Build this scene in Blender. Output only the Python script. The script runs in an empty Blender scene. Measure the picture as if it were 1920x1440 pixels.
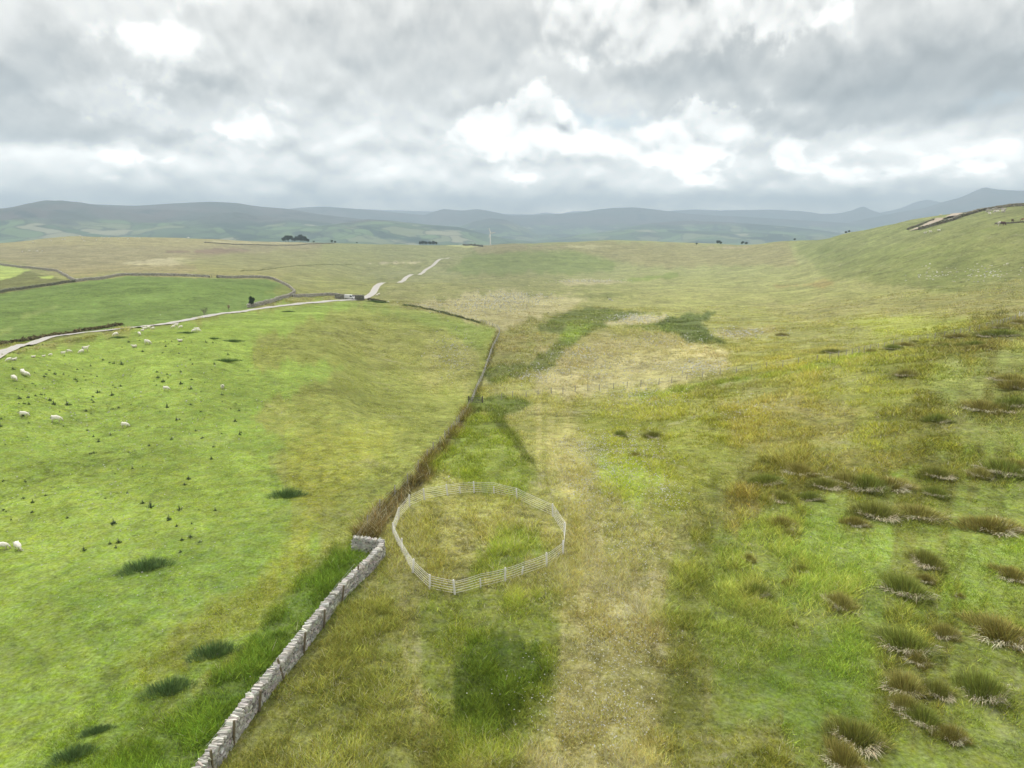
import bpy, bmesh, math, random
import numpy as np
from mathutils import Vector, Matrix

random.seed(7)
RNG = np.random.default_rng(11)
scene = bpy.context.scene
R = math.radians

# ------------------------------------------------------------------ camera, sky, sun, exposure
F = 1297.0; PITCH = R(12.6); CAMH = 21.0
cam_d = bpy.data.cameras.new('camera')
cam = bpy.data.objects.new('camera', cam_d); scene.collection.objects.link(cam)
cam.location = (0, 0, CAMH); cam.rotation_euler = (R(90) - PITCH, 0, 0)
cam_d.sensor_fit = 'HORIZONTAL'; cam_d.sensor_width = 36.0; cam_d.lens = 36.0 * F / 1920.0
cam_d.clip_start = 0.5; cam_d.clip_end = 90000
scene.camera = cam
scene.view_settings.view_transform = 'Standard'; scene.view_settings.look = 'None'
scene.view_settings.exposure = 0.0; scene.view_settings.gamma = 1.0
scene.render.engine = 'CYCLES'
scene.cycles.max_bounces = 4; scene.cycles.diffuse_bounces = 2; scene.cycles.glossy_bounces = 1
scene.cycles.volume_bounces = 0; scene.cycles.transparent_max_bounces = 4
scene.cycles.use_adaptive_sampling = True

SUN_EL, SUN_AZ = 52.0, -35.0        # degrees; azimuth from +Y towards +X
sd = bpy.data.lights.new('sun', 'SUN'); sd.energy = 2.5; sd.angle = R(9); sd.color = (1.0, 0.95, 0.86)
sun = bpy.data.objects.new('sun', sd); scene.collection.objects.link(sun)
_v = Vector((math.sin(R(SUN_AZ)) * math.cos(R(SUN_EL)), math.cos(R(SUN_AZ)) * math.cos(R(SUN_EL)), math.sin(R(SUN_EL))))
sun.rotation_euler = (-_v).to_track_quat('-Z', 'Y').to_euler(); sun.location = (0, 0, 300)

def pix_dir(px, py):
    k = (720 - py) / F; xx = (px - 960) / F
    y = math.cos(PITCH) + k * math.sin(PITCH); z = -math.sin(PITCH) + k * math.cos(PITCH)
    return xx, y, z

class NT:
    """small helper for wiring node trees"""
    def __init__(s, nt): s.nt = nt
    def n(s, t, **kw):
        nd = s.nt.nodes.new(t)
        for k, v in kw.items(): setattr(nd, k, v)
        return nd
    def setin(s, sock, v):
        if isinstance(v, bpy.types.NodeSocket): s.nt.links.new(v, sock)
        elif v is not None: sock.default_value = v
    def m(s, op, a, b=None, c=None, clamp=False):
        nd = s.n('ShaderNodeMath', operation=op); nd.use_clamp = clamp
        for i, v in enumerate((a, b, c)):
            if v is not None: s.setin(nd.inputs[i], v)
        return nd.outputs[0]
    def vm(s, op, a, b=None, scale=None):
        nd = s.n('ShaderNodeVectorMath', operation=op)
        s.setin(nd.inputs[0], a)
        if b is not None: s.setin(nd.inputs[1], b)
        if scale is not None: s.setin(nd.inputs['Scale'], scale)
        return nd.outputs['Value'] if op in ('LENGTH', 'DOT_PRODUCT') else nd.outputs[0]
    def noise(s, vec, scale, detail=4, rough=0.5, dist=0.0, out='Fac', dims='2D'):
        nd = s.n('ShaderNodeTexNoise', noise_dimensions=dims)
        s.setin(nd.inputs['Vector'], vec); nd.inputs['Scale'].default_value = scale
        nd.inputs['Detail'].default_value = detail; nd.inputs['Roughness'].default_value = rough
        nd.inputs['Distortion'].default_value = dist
        return nd.outputs[out]
    def rng(s, v, a, b, c=0.0, d=1.0, smooth=True):
        nd = s.n('ShaderNodeMapRange'); nd.interpolation_type = 'SMOOTHSTEP' if smooth else 'LINEAR'
        s.setin(nd.inputs['Value'], v)
        for k, q in zip(('From Min', 'From Max', 'To Min', 'To Max'), (a, b, c, d)): s.setin(nd.inputs[k], q)
        return nd.outputs[0]
    def mix(s, f, a, b, mode='MIX'):
        nd = s.n('ShaderNodeMix', data_type='RGBA', blend_type=mode)
        s.setin(nd.inputs[0], f)
        for i, v in ((6, a), (7, b)):
            if isinstance(v, (tuple, list)): nd.inputs[i].default_value = (*v[:3], 1)
            else: s.setin(nd.inputs[i], v)
        return nd.outputs[2]
    def comb(s, x, y, z):
        nd = s.n('ShaderNodeCombineXYZ')
        for i, v in enumerate((x, y, z)): s.setin(nd.inputs[i], v)
        return nd.outputs[0]

def lin(c):
    c = c / 255.0
    return c / 12.92 if c <= 0.04045 else ((c + 0.055) / 1.055) ** 2.4
def srgb(r, g, b): return (lin(r), lin(g), lin(b))

def build_world():
    w = bpy.data.worlds.new('World'); scene.world = w; w.use_nodes = True
    t = NT(w.node_tree); w.node_tree.nodes.clear()
    out = t.n('ShaderNodeOutputWorld'); bg = t.n('ShaderNodeBackground')
    sky = t.n('ShaderNodeTexSky', sky_type='NISHITA'); sky.sun_disc = False
    sky.sun_elevation = R(SUN_EL); sky.sun_rotation = R(SUN_AZ)
    tc = t.n('ShaderNodeTexCoord').outputs['Generated']
    sep = t.n('ShaderNodeSeparateXYZ'); t.setin(sep.inputs[0], tc)
    x, y, z = sep.outputs
    az = t.m('ARCTAN2', x, y); z0 = t.m('MAXIMUM', z, 0.0)
    # warp of the angular coordinates, so that every cloud edge billows
    def coords(dz):
        zp = t.m('ADD', t.m('ADD', z0, dz), 0.13)
        return t.comb(az, t.m('MULTIPLY', t.m('LOGARITHM', zp, 2.718), 0.33), 0.0)
    P = coords(0.0); P2 = coords(0.015)
    def billow(p, sc):
        v = t.n('ShaderNodeTexVoronoi', feature='SMOOTH_F1', voronoi_dimensions='2D'); v.inputs['Scale'].default_value = sc
        v.inputs['Smoothness'].default_value = 0.5; v.inputs['Detail'].default_value = 2.0; v.inputs['Roughness'].default_value = 0.42
        v.inputs['Lacunarity'].default_value = 2.2
        t.setin(v.inputs['Vector'], p); return t.m('SUBTRACT', 1.0, v.outputs['Distance'])
    def dens(p):
        wv = t.n('ShaderNodeTexNoise', noise_dimensions='2D'); t.setin(wv.inputs['Vector'], p); wv.inputs['Scale'].default_value = 7.0
        wv.inputs['Detail'].default_value = 5; wv.inputs['Roughness'].default_value = 0.6
        pw = t.vm('ADD', p, t.vm('SCALE', t.vm('SUBTRACT', wv.outputs['Color'], (0.5, 0.5, 0.5)), None, 0.06))
        a = t.noise(p, 3.6, 7, 0.44, 0.0)
        b = billow(pw, 8.5); b2 = billow(t.vm('ADD', pw, (3.1, 1.7, 0.0)), 15.0)
        return t.m('ADD', t.m('MULTIPLY', a, 0.44), t.m('MULTIPLY_ADD', b, 0.42, t.m('MULTIPLY', b2, 0.13)))
    d1 = dens(P); d2 = dens(P2)
    lit = t.m('SUBTRACT', d1, d2)
    wn = t.n('ShaderNodeTexNoise', noise_dimensions='2D'); t.setin(wn.inputs['Vector'], P); wn.inputs['Scale'].default_value = 16.0
    wn.inputs['Detail'].default_value = 7; wn.inputs['Roughness'].default_value = 0.6
    ws = t.n('ShaderNodeSeparateXYZ'); t.setin(ws.inputs[0], wn.outputs['Color'])
    wx = t.m('MULTIPLY', t.m('SUBTRACT', ws.outputs[0], 0.5), 0.10)
    wz = t.m('MULTIPLY', t.m('SUBTRACT', ws.outputs[1], 0.5), t.m('MULTIPLY_ADD', z0, 0.22, 0.045))
    azw = t.m('ADD', az, wx); zw = t.m('ADD', z0, wz)
    def lobe(px, py, rx, ry, pw=1.0):
        vx, vy, vz = pix_dir(px, py); L = math.sqrt(vx * vx + vy * vy + vz * vz)
        a0 = math.atan2(vx, vy); e0 = vz / L
        sx, sy = rx / F * 1.0, ry / F * 0.95
        dx = t.m('DIVIDE', t.m('SUBTRACT', azw, a0), sx); dy = t.m('DIVIDE', t.m('SUBTRACT', zw, e0), sy)
        q = t.m('MULTIPLY_ADD', dx, dx, t.m('MULTIPLY', dy, dy))
        return t.m('MULTIPLY', t.m('EXPONENT', t.m('MULTIPLY', q, -1.0)), pw)
    def total(ls):
        s = None
        for l in ls:
            q = lobe(*l); s = q if s is None else t.m('ADD', s, q)
        return s
    BRIGHT = [(970, 248, 100, 52, 1.7), (968, 192, 32, 34, 1.1), (1300, 270, 125, 46, 1.7), (1330, 207, 120, 22, .75),
              (1330, 20, 290, 75, 1.2), (1180, 70, 180, 55, .5), (255, 60, 115, 58, .85), (270, 165, 70, 28, .65),
              (1480, 290, 30, 30, 1.1), (1600, 285, 60, 38, .85), (1570, 330, 70, 18, .5), (1740, 290, 26, 18, .4), (1850, 290, 70, 26, .75),
              (455, 230, 95, 40, .6), (50, 105, 70, 50, .6), (205, 335, 42, 14, .6), (60, 340, 40, 10, .4), (265, 300, 50, 14, .4),
              (1010, 342, 40, 18, .65), (1650, 350, 60, 16, .5), (1690, 362, 60, 10, .5), (1370, 355, 70, 14, .4), (1100, 320, 70, 26, .35),
              (200, 285, 190, 22, .28), (840, 265, 28, 18, .45), (560, 90, 230, 50, .25), (1140, 110, 180, 60, .2), (350, 300, 90, 10, .25)]
    DARK = [(60, 235, 190, 30, 1.05), (0, 150, 110, 50, .5), (140, 105, 34, 42, .5), (1700, 175, 250, 38, 1.0), (1560, 232, 75, 18, .95),
            (1530, 130, 220, 40, .45), (1870, 90, 140, 110, .5), (1380, 100, 110, 30, .4), (690, 345, 210, 22, .45), (560, 310, 120, 30, .4),
            (470, 268, 90, 13, .5), (970, 302, 90, 10, .7), (900, 195, 60, 35, .45), (1400, 335, 120, 20, .6), (1460, 280, 45, 30, .45),
            (380, 145, 60, 22, .5), (270, 118, 90, 22, .35), (560, 165, 110, 20, .35), (630, 30, 260, 30, .25), (1890, 235, 60, 20, .5), (1700, 330, 180, 12, .35),
            (240, 250, 120, 18, .4), (480, 380, 300, 10, .15)]
    bl = total(BRIGHT); dk = total(DARK)
    tx = t.m('MULTIPLY_ADD', t.m('SUBTRACT', d1, 0.5), 1.2, 0.0)
    # crisp cumulus heads and their lit rims, flat grey undersides
    cm = t.rng(t.m('ADD', bl, t.m('MULTIPLY', tx, 1.4)), 0.30, 0.72)
    puff = t.m('MULTIPLY', t.rng(d1, 0.475, 0.515), t.rng(z, 0.30, 0.45, 1.0, 0.3)); puff2 = t.rng(d1, 0.565, 0.595)
    base = t.m('MULTIPLY_ADD', tx, 0.22, 0.93)
    base = t.m('MULTIPLY_ADD', t.m('ADD', puff, puff2), 0.075, base)
    base = t.m('MULTIPLY_ADD', lit, 1.7, base)
    base = t.m('ADD', base, t.m('MULTIPLY', cm, t.m('MULTIPLY_ADD', lit, 2.6, 0.34)))
    dm = t.rng(t.m('ADD', dk, t.m('MULTIPLY', tx, -0.7)), 0.10, 1.15)
    base = t.m('MULTIPLY', base, t.m('SUBTRACT', 1.0, t.m('MULTIPLY', dm, 0.36)))
    # thin bright veil where the sun stands behind the cloud, well above the view
    sunv = t.vm('DOT_PRODUCT', tc, tuple(_v))
    base = t.m('ADD', base, t.rng(sunv, 0.70, 1.0, 0.0, 1.1))
    base = t.m('ADD', base, t.rng(z, 0.30, 0.6, 0.0, 0.30))
    base = t.m('MULTIPLY', base, t.rng(z, 0.0, 0.17, 3.6, 1.0))
    base = t.m('MAXIMUM', base, 0.22)
    grey = t.mix(t.rng(base, 0.40, 0.95), (0.975, 0.985, 0.965), (1.02, 1.0, 0.95))
    grey = t.mix(t.rng(z, 0.0, 0.16, 0.7, 0.0), grey, (1.12, 1.0, 0.86))
    cloud = t.vm('SCALE', grey, None, base)
    # gaps of pale blue sky: the Nishita sky at its own low strength under thin cloud
    gaps = total([(1090, 240, 130, 26, .9), (560, 345, 190, 16, .25), (1060, 200, 60, 20, .4), (1880, 190, 60, 10, .4), (1030, 375, 400, 12, .3), (1500, 375, 300, 12, .3), (1120, 390, 900, 16, .25)])
    gm = t.rng(t.m('ADD', gaps, t.m('MULTIPLY', tx, -0.5)), 0.10, 1.0, 0.0, 0.52)
    gm = t.m('MULTIPLY', gm, t.m('SUBTRACT', 1.0, cm))
    blue = t.vm('ADD', t.vm('SCALE', sky.outputs[0], None, 0.10), (0.28, 0.36, 0.38))
    col = t.mix(gm, cloud, blue)
    # the ground side of the sky sphere
    col = t.mix(t.rng(z, -0.06, -0.01), (0.30, 0.36, 0.34), col)
    t.setin(bg.inputs[0], col); bg.inputs[1].default_value = 1.0
    w.node_tree.links.new(bg.outputs[0], out.inputs[0])
    w.cycles.sampling_method = 'NONE'
build_world()

# ------------------------------------------------------------------ custom properties and mesh helpers
def tag(o, label=None, cat=None, group=None, kind=None):
    if label: o['label'] = label
    if cat: o['category'] = cat
    if group: o['group'] = group
    if kind: o['kind'] = kind
    return o

def link(name, me, mat=None, parent=None):
    o = bpy.data.objects.new(name, me); scene.collection.objects.link(o)
    if mat is not None and me is not None and len(me.materials) == 0: me.materials.append(mat)
    if parent is not None: o.parent = parent
    return o

def empty(name, loc, rz=0.0, sc=1.0):
    o = bpy.data.objects.new(name, None); scene.collection.objects.link(o)
    o.location = loc; o.rotation_euler = (0, 0, rz); o.scale = (sc, sc, sc); o.empty_display_size = 0.3
    return o

def fast_mesh(name, V, Fc, cols=None, attr='tone', smooth=False):
    """V (n,3), Fc (m,k) with constant k"""
    me = bpy.data.meshes.new(name); V = np.ascontiguousarray(V, dtype=np.float32); Fc = np.ascontiguousarray(Fc, dtype=np.int32)
    k = Fc.shape[1]
    me.vertices.add(len(V)); me.vertices.foreach_set('co', V.ravel())
    me.loops.add(Fc.size); me.loops.foreach_set('vertex_index', Fc.ravel())
    me.polygons.add(len(Fc)); me.polygons.foreach_set('loop_start', np.arange(0, Fc.size, k, dtype=np.int32))
    me.polygons.foreach_set('loop_total', np.full(len(Fc), k, dtype=np.int32))
    me.polygons.foreach_set('use_smooth', np.full(len(Fc), smooth))
    me.update(calc_edges=True)
    if cols is not None:
        c = np.ones((len(V), 4), np.float32); c[:, :cols.shape[1]] = cols
        a = me.attributes.new(attr, 'FLOAT_COLOR', 'POINT'); a.data.foreach_set('color', c.ravel())
    return me

def copy_thing(o, loc, rz, sc=1.0, parent=None):
    c = o.copy(); scene.collection.objects.link(c)
    if parent is None:
        c.location = loc; c.rotation_euler = (0, 0, rz); c.scale = (sc, sc, sc) if not isinstance(sc, tuple) else sc
    else: c.parent = parent
    for ch in list(o.children): copy_thing(ch, None, None, 1, c)
    return c

# ------------------------------------------------------------------ noise
def _hash(ix, iy, seed):
    h = (ix.astype(np.int64) * 374761393 + iy.astype(np.int64) * 668265263 + seed * 974634777) & 0xffffffff
    h = ((h ^ (h >> 13)) * 1274126177) & 0xffffffff
    return ((h ^ (h >> 16)) & 0xffff) / 65535.0
def vnoise(x, y, seed=0):
    ix = np.floor(x); iy = np.floor(y); fx = x - ix; fy = y - iy
    ix = ix.astype(np.int64); iy = iy.astype(np.int64)
    fx = fx * fx * (3 - 2 * fx); fy = fy * fy * (3 - 2 * fy)
    a = _hash(ix, iy, seed); b = _hash(ix + 1, iy, seed); c = _hash(ix, iy + 1, seed); d = _hash(ix + 1, iy + 1, seed)
    return (a + (b - a) * fx) * (1 - fy) + (c + (d - c) * fx) * fy
def fbm(x, y, sc, octv=4, seed=0, rough=0.5):
    s = 0; a = 1; t = 0; x = x * sc; y = y * sc
    for i in range(octv):
        s = s + a * vnoise(x + i * 17.3, y - i * 9.1, seed + i); t += a; a *= rough; c, d = 0.8, 0.6
        x, y = (x * c - y * d) * 2.0, (x * d + y * c) * 2.0
    return s / t
def sstep(v, a, b):
    t = np.clip((v - a) / (b - a), 0, 1); return t * t * (3 - 2 * t)

# ------------------------------------------------------------------ relief of the land, as profiles by compass bearing
def t_of(px_y, az):                       # slope of a sight line
    return np.cos(az) * np.tan(np.arctan((720 - px_y) / F) - PITCH)
def az_of(px, py=432):
    x, y, z = pix_dir(px, py); return math.atan2(x, y)
def pchip(xk, yk, x):
    xk = np.array(xk, float); yk = np.array(yk, float); h = np.diff(xk); dl = np.diff(yk) / h
    m = np.zeros_like(yk); m[0] = dl[0]; m[-1] = dl[-1]
    for i in range(1, len(yk) - 1):
        if dl[i - 1] * dl[i] > 0:
            w1 = 2 * h[i] + h[i - 1]; w2 = h[i] + 2 * h[i - 1]; m[i] = (w1 + w2) / (w1 / dl[i - 1] + w2 / dl[i])
    x = np.clip(x, xk[0], xk[-1]); i = np.clip(np.searchsorted(xk, x) - 1, 0, len(h) - 1); t = (x - xk[i]) / h[i]
    return ((2 * t**3 - 3 * t**2 + 1) * yk[i] + (t**3 - 2 * t**2 + t) * h[i] * m[i] + (-2 * t**3 + 3 * t**2) * yk[i + 1] + (t**3 - t**2) * h[i] * m[i + 1])

COLS = [  # bearing (as a picture column), then (distance, sight line) pairs; 'z' pairs give a height instead
    (-900, [(2, 'z', 0), (60, 'z', 0), (140, 'z', -3), (300, 'z', -14), (600, 'z', -10), (1100, 'z', 2), (1500, 'z', -18), (3300, 'z', -110)]),
    (-250, [(2, 'z', 0), (60, 'z', 0), (105, 700), (150, 652), (230, 596), (330, 560), (430, 522), (550, 505), (720, 480), (1100, 460), (1500, 'z', -25), (3300, 'z', -110)]),
    (0,    [(2, 'z', 0), (60, 'z', 0), (117, 665), (150, 640), (230, 590), (330, 549), (430, 518), (550, 499), (720, 480), (1100, 455), (1500, 'z', -25), (3300, 'z', -110)]),
    (150,  [(2, 'z', 0), (60, 'z', 0), (140, 638), (180, 612), (250, 575), (340, 528), (430, 515), (560, 498), (750, 475), (1120, 443), (1500, 'z', -25), (3300, 'z', -110)]),
    (300,  [(2, 'z', 0), (60, 'z', 0), (130, 640), (185, 606), (250, 568), (360, 519), (450, 508), (600, 490), (800, 468), (1150, 445), (1500, 'z', -28), (3300, 'z', -110)]),
    (450,  [(2, 'z', 0), (60, 'z', 0), (135, 645), (225, 584), (270, 562), (370, 522), (450, 509), (600, 494), (800, 475), (1150, 451), (1500, 'z', -30), (3300, 'z', -110)]),
    (600,  [(2, 'z', 0), (60, 'z', 0), (110, 700), (170, 622), (240, 580), (290, 565), (330, 554), (430, 530), (600, 502), (800, 482), (1200, 455), (1500, 'z', -30), (3300, 'z', -110)]),
    (700,  [(2, 'z', 0), (60, 'z', 0), (125, 710), (200, 614), (260, 578), (300, 568), (345, 559), (440, 530), (490, 535), (540, 528), (620, 514), (665, 518), (720, 510), (850, 485), (1000, 474), (1250, 458), (1600, 'z', -35), (3300, 'z', -115)]),
    (830,  [(2, 'z', 0), (60, 'z', 0), (125, 722), (200, 622), (260, 585), (300, 574), (345, 562), (440, 530), (490, 534), (540, 527), (620, 514), (665, 517), (720, 509), (850, 485), (900, 486), (1000, 476), (1250, 460), (1600, 'z', -35), (3300, 'z', -115)]),
    (960,  [(2, 'z', 0), (60, 'z', 0), (125, 724), (205, 622), (300, 576), (420, 545), (560, 516), (760, 500), (850, 481), (1000, 461), (1080, 458), (1600, 'z', -35), (3300, 'z', -115)]),
    (1150, [(2, 'z', 0), (60, 'z', 0), (130, 722), (205, 630), (300, 585), (420, 548), (560, 524), (700, 508), (900, 476), (1200, 451), (1700, 'z', -30), (3300, 'z', -115)]),
    (1350, [(2, 'z', 0), (60, 'z', 0), (130, 702), (205, 634), (300, 585), (420, 548), (560, 520), (750, 492), (950, 470), (1200, 458), (1700, 'z', -30), (3300, 'z', -115)]),
    (1480, [(2, 'z', 0), (60, 'z', 0), (115, 710), (190, 640), (300, 586), (420, 545), (560, 510), (750, 475), (950, 452), (1400, 'z', -20), (3300, 'z', -115)]),
    (1600, [(2, 'z', 0), (60, 'z', 0), (110, 705), (180, 640), (290, 580), (380, 540), (480, 500), (600, 460), (740, 435), (1200, 'z', -10), (3300, 'z', -115)]),
    (1780, [(2, 'z', 0), (60, 'z', 0), (105, 705), (170, 630), (270, 575), (350, 528), (430, 468), (480, 437), (580, 413), (650, 400), (1200, 'z', -5), (3300, 'z', -110)]),
    (1920, [(2, 'z', 0), (60, 'z', 0), (105, 705), (160, 625), (250, 575), (330, 525), (400, 460), (440, 425), (520, 396), (590, 385), (1200, 'z', 0), (3300, 'z', -100)]),
    (2200, [(2, 'z', 0), (60, 'z', 0), (105, 705), (160, 625), (250, 570), (330, 515), (400, 440), (440, 405), (520, 378), (600, 366), (1200, 'z', 0), (3300, 'z', -100)]),
    (3400, [(2, 'z', 0), (60, 'z', 0), (150, 'z', -3), (250, 'z', -2), (400, 'z', 18), (600, 'z', 40), (1200, 'z', 5), (3300, 'z', -100)]),
]
LD = np.arange(math.log(2.0), math.log(3300.0), 0.008)
SECT = R(44)
AZ = np.concatenate([np.arange(-math.pi, -SECT, R(2.0)), np.arange(-SECT, SECT, R(0.11)), np.arange(SECT, math.pi, R(2.0)), [math.pi]])
NA, ND = len(AZ), len(LD)

def land_table():
    colz = []; caz = []
    for px, kn in COLS:
        a = az_of(px); xs = []; zs = []
        for k in kn:
            xs.append(math.log(k[0])); zs.append(k[2] if k[1] == 'z' else CAMH + k[0] * float(t_of(k[1], a)))
        colz.append(pchip(xs, zs, LD)); caz.append(a)
    colz = np.array(colz); caz = np.array(caz)
    # behind the camera the two ends meet
    caz2 = np.concatenate([[-math.pi - 0.01], caz, [math.pi + 0.01]])
    mid = (colz[0] + colz[-1]) * 0.5; cz = np.vstack([mid, colz, mid])
    Z = np.empty((NA, ND))
    for j in range(ND): Z[:, j] = pchip(caz2, cz[:, j], AZ)
    # light smoothing along the distance
    ker = np.exp(-0.5 * (np.arange(-6, 7) / 2.2) ** 2); ker /= ker.sum()
    Zp = np.pad(Z, ((0, 0), (6, 6)), mode='edge'); Z = sum(ker[i] * Zp[:, i:i + ND] for i in range(13))
    D = np.exp(LD)[None, :]; X = np.sin(AZ)[:, None] * D; Y = np.cos(AZ)[:, None] * D
    amp = np.clip((D - 15) / 60, 0, 1)
    Z = Z + amp * (0.55 * (fbm(X, Y, 1 / 16, 4, 3) - 0.5) + (fbm(X, Y, 1 / 55, 3, 9) - 0.5) * np.clip(D / 160, 0, 2.6))
    Z = Z + 0.22 * (fbm(X, Y, 1 / 2.2, 3, 21) - 0.5) * np.clip(D / 40, 0.6, 2.0)
    return X, Y, Z
GX, GY, GZ = land_table()
def grid_lookup(T, x, y):
    x = np.asarray(x, float); y = np.asarray(y, float)
    a = np.arctan2(x, y); ld = np.log(np.clip(np.hypot(x, y), 2.001, 3290))
    i = np.clip(np.searchsorted(AZ, a) - 1, 0, NA - 2); u = (a - AZ[i]) / (AZ[i + 1] - AZ[i])
    j = np.clip(((ld - LD[0]) / 0.008).astype(int), 0, ND - 2); v = (ld - LD[j]) / 0.008
    if T.ndim == 3: u = u[..., None]; v = v[..., None]
    return (T[i, j] * (1 - u) + T[i + 1, j] * u) * (1 - v) + (T[i, j + 1] * (1 - u) + T[i + 1, j + 1] * u) * v
def gz(x, y): return grid_lookup(GZ, x, y)
_DS = np.exp(np.arange(math.log(6), math.log(3280), 0.002))
def at(px, py, dmin=0.0):
    """where the sight line through a picture point meets the land"""
    x, y, z = pix_dir(px, py); L = math.hypot(x, y); ux, uy, t = x / L, y / L, z / L
    ds = _DS[_DS > dmin] if dmin else _DS
    hit = CAMH + ds * t < gz(ux * ds, uy * ds)
    if not hit.any():
        k = int(np.argmin(CAMH + ds * t - gz(ux * ds, uy * ds))); d = ds[k]
    else: d = ds[int(np.argmax(hit))]
    return Vector((ux * d, uy * d, float(gz(ux * d, uy * d))))
def on_land(px, d, py=470):
    a = az_of(px, py); return Vector((math.sin(a) * d, math.cos(a) * d, float(gz(math.sin(a) * d, math.cos(a) * d))))
def to_px(X, Y, Z):
    dz = Z - CAMH; dep = Y * math.cos(PITCH) - dz * math.sin(PITCH); up = Y * math.sin(PITCH) + dz * math.cos(PITCH)
    dep = np.where(dep > 1.0, dep, 1.0)
    return np.clip(960 + F * X / dep, -6000, 8000), np.clip(720 - F * up / dep, -3000, 9000)

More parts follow.
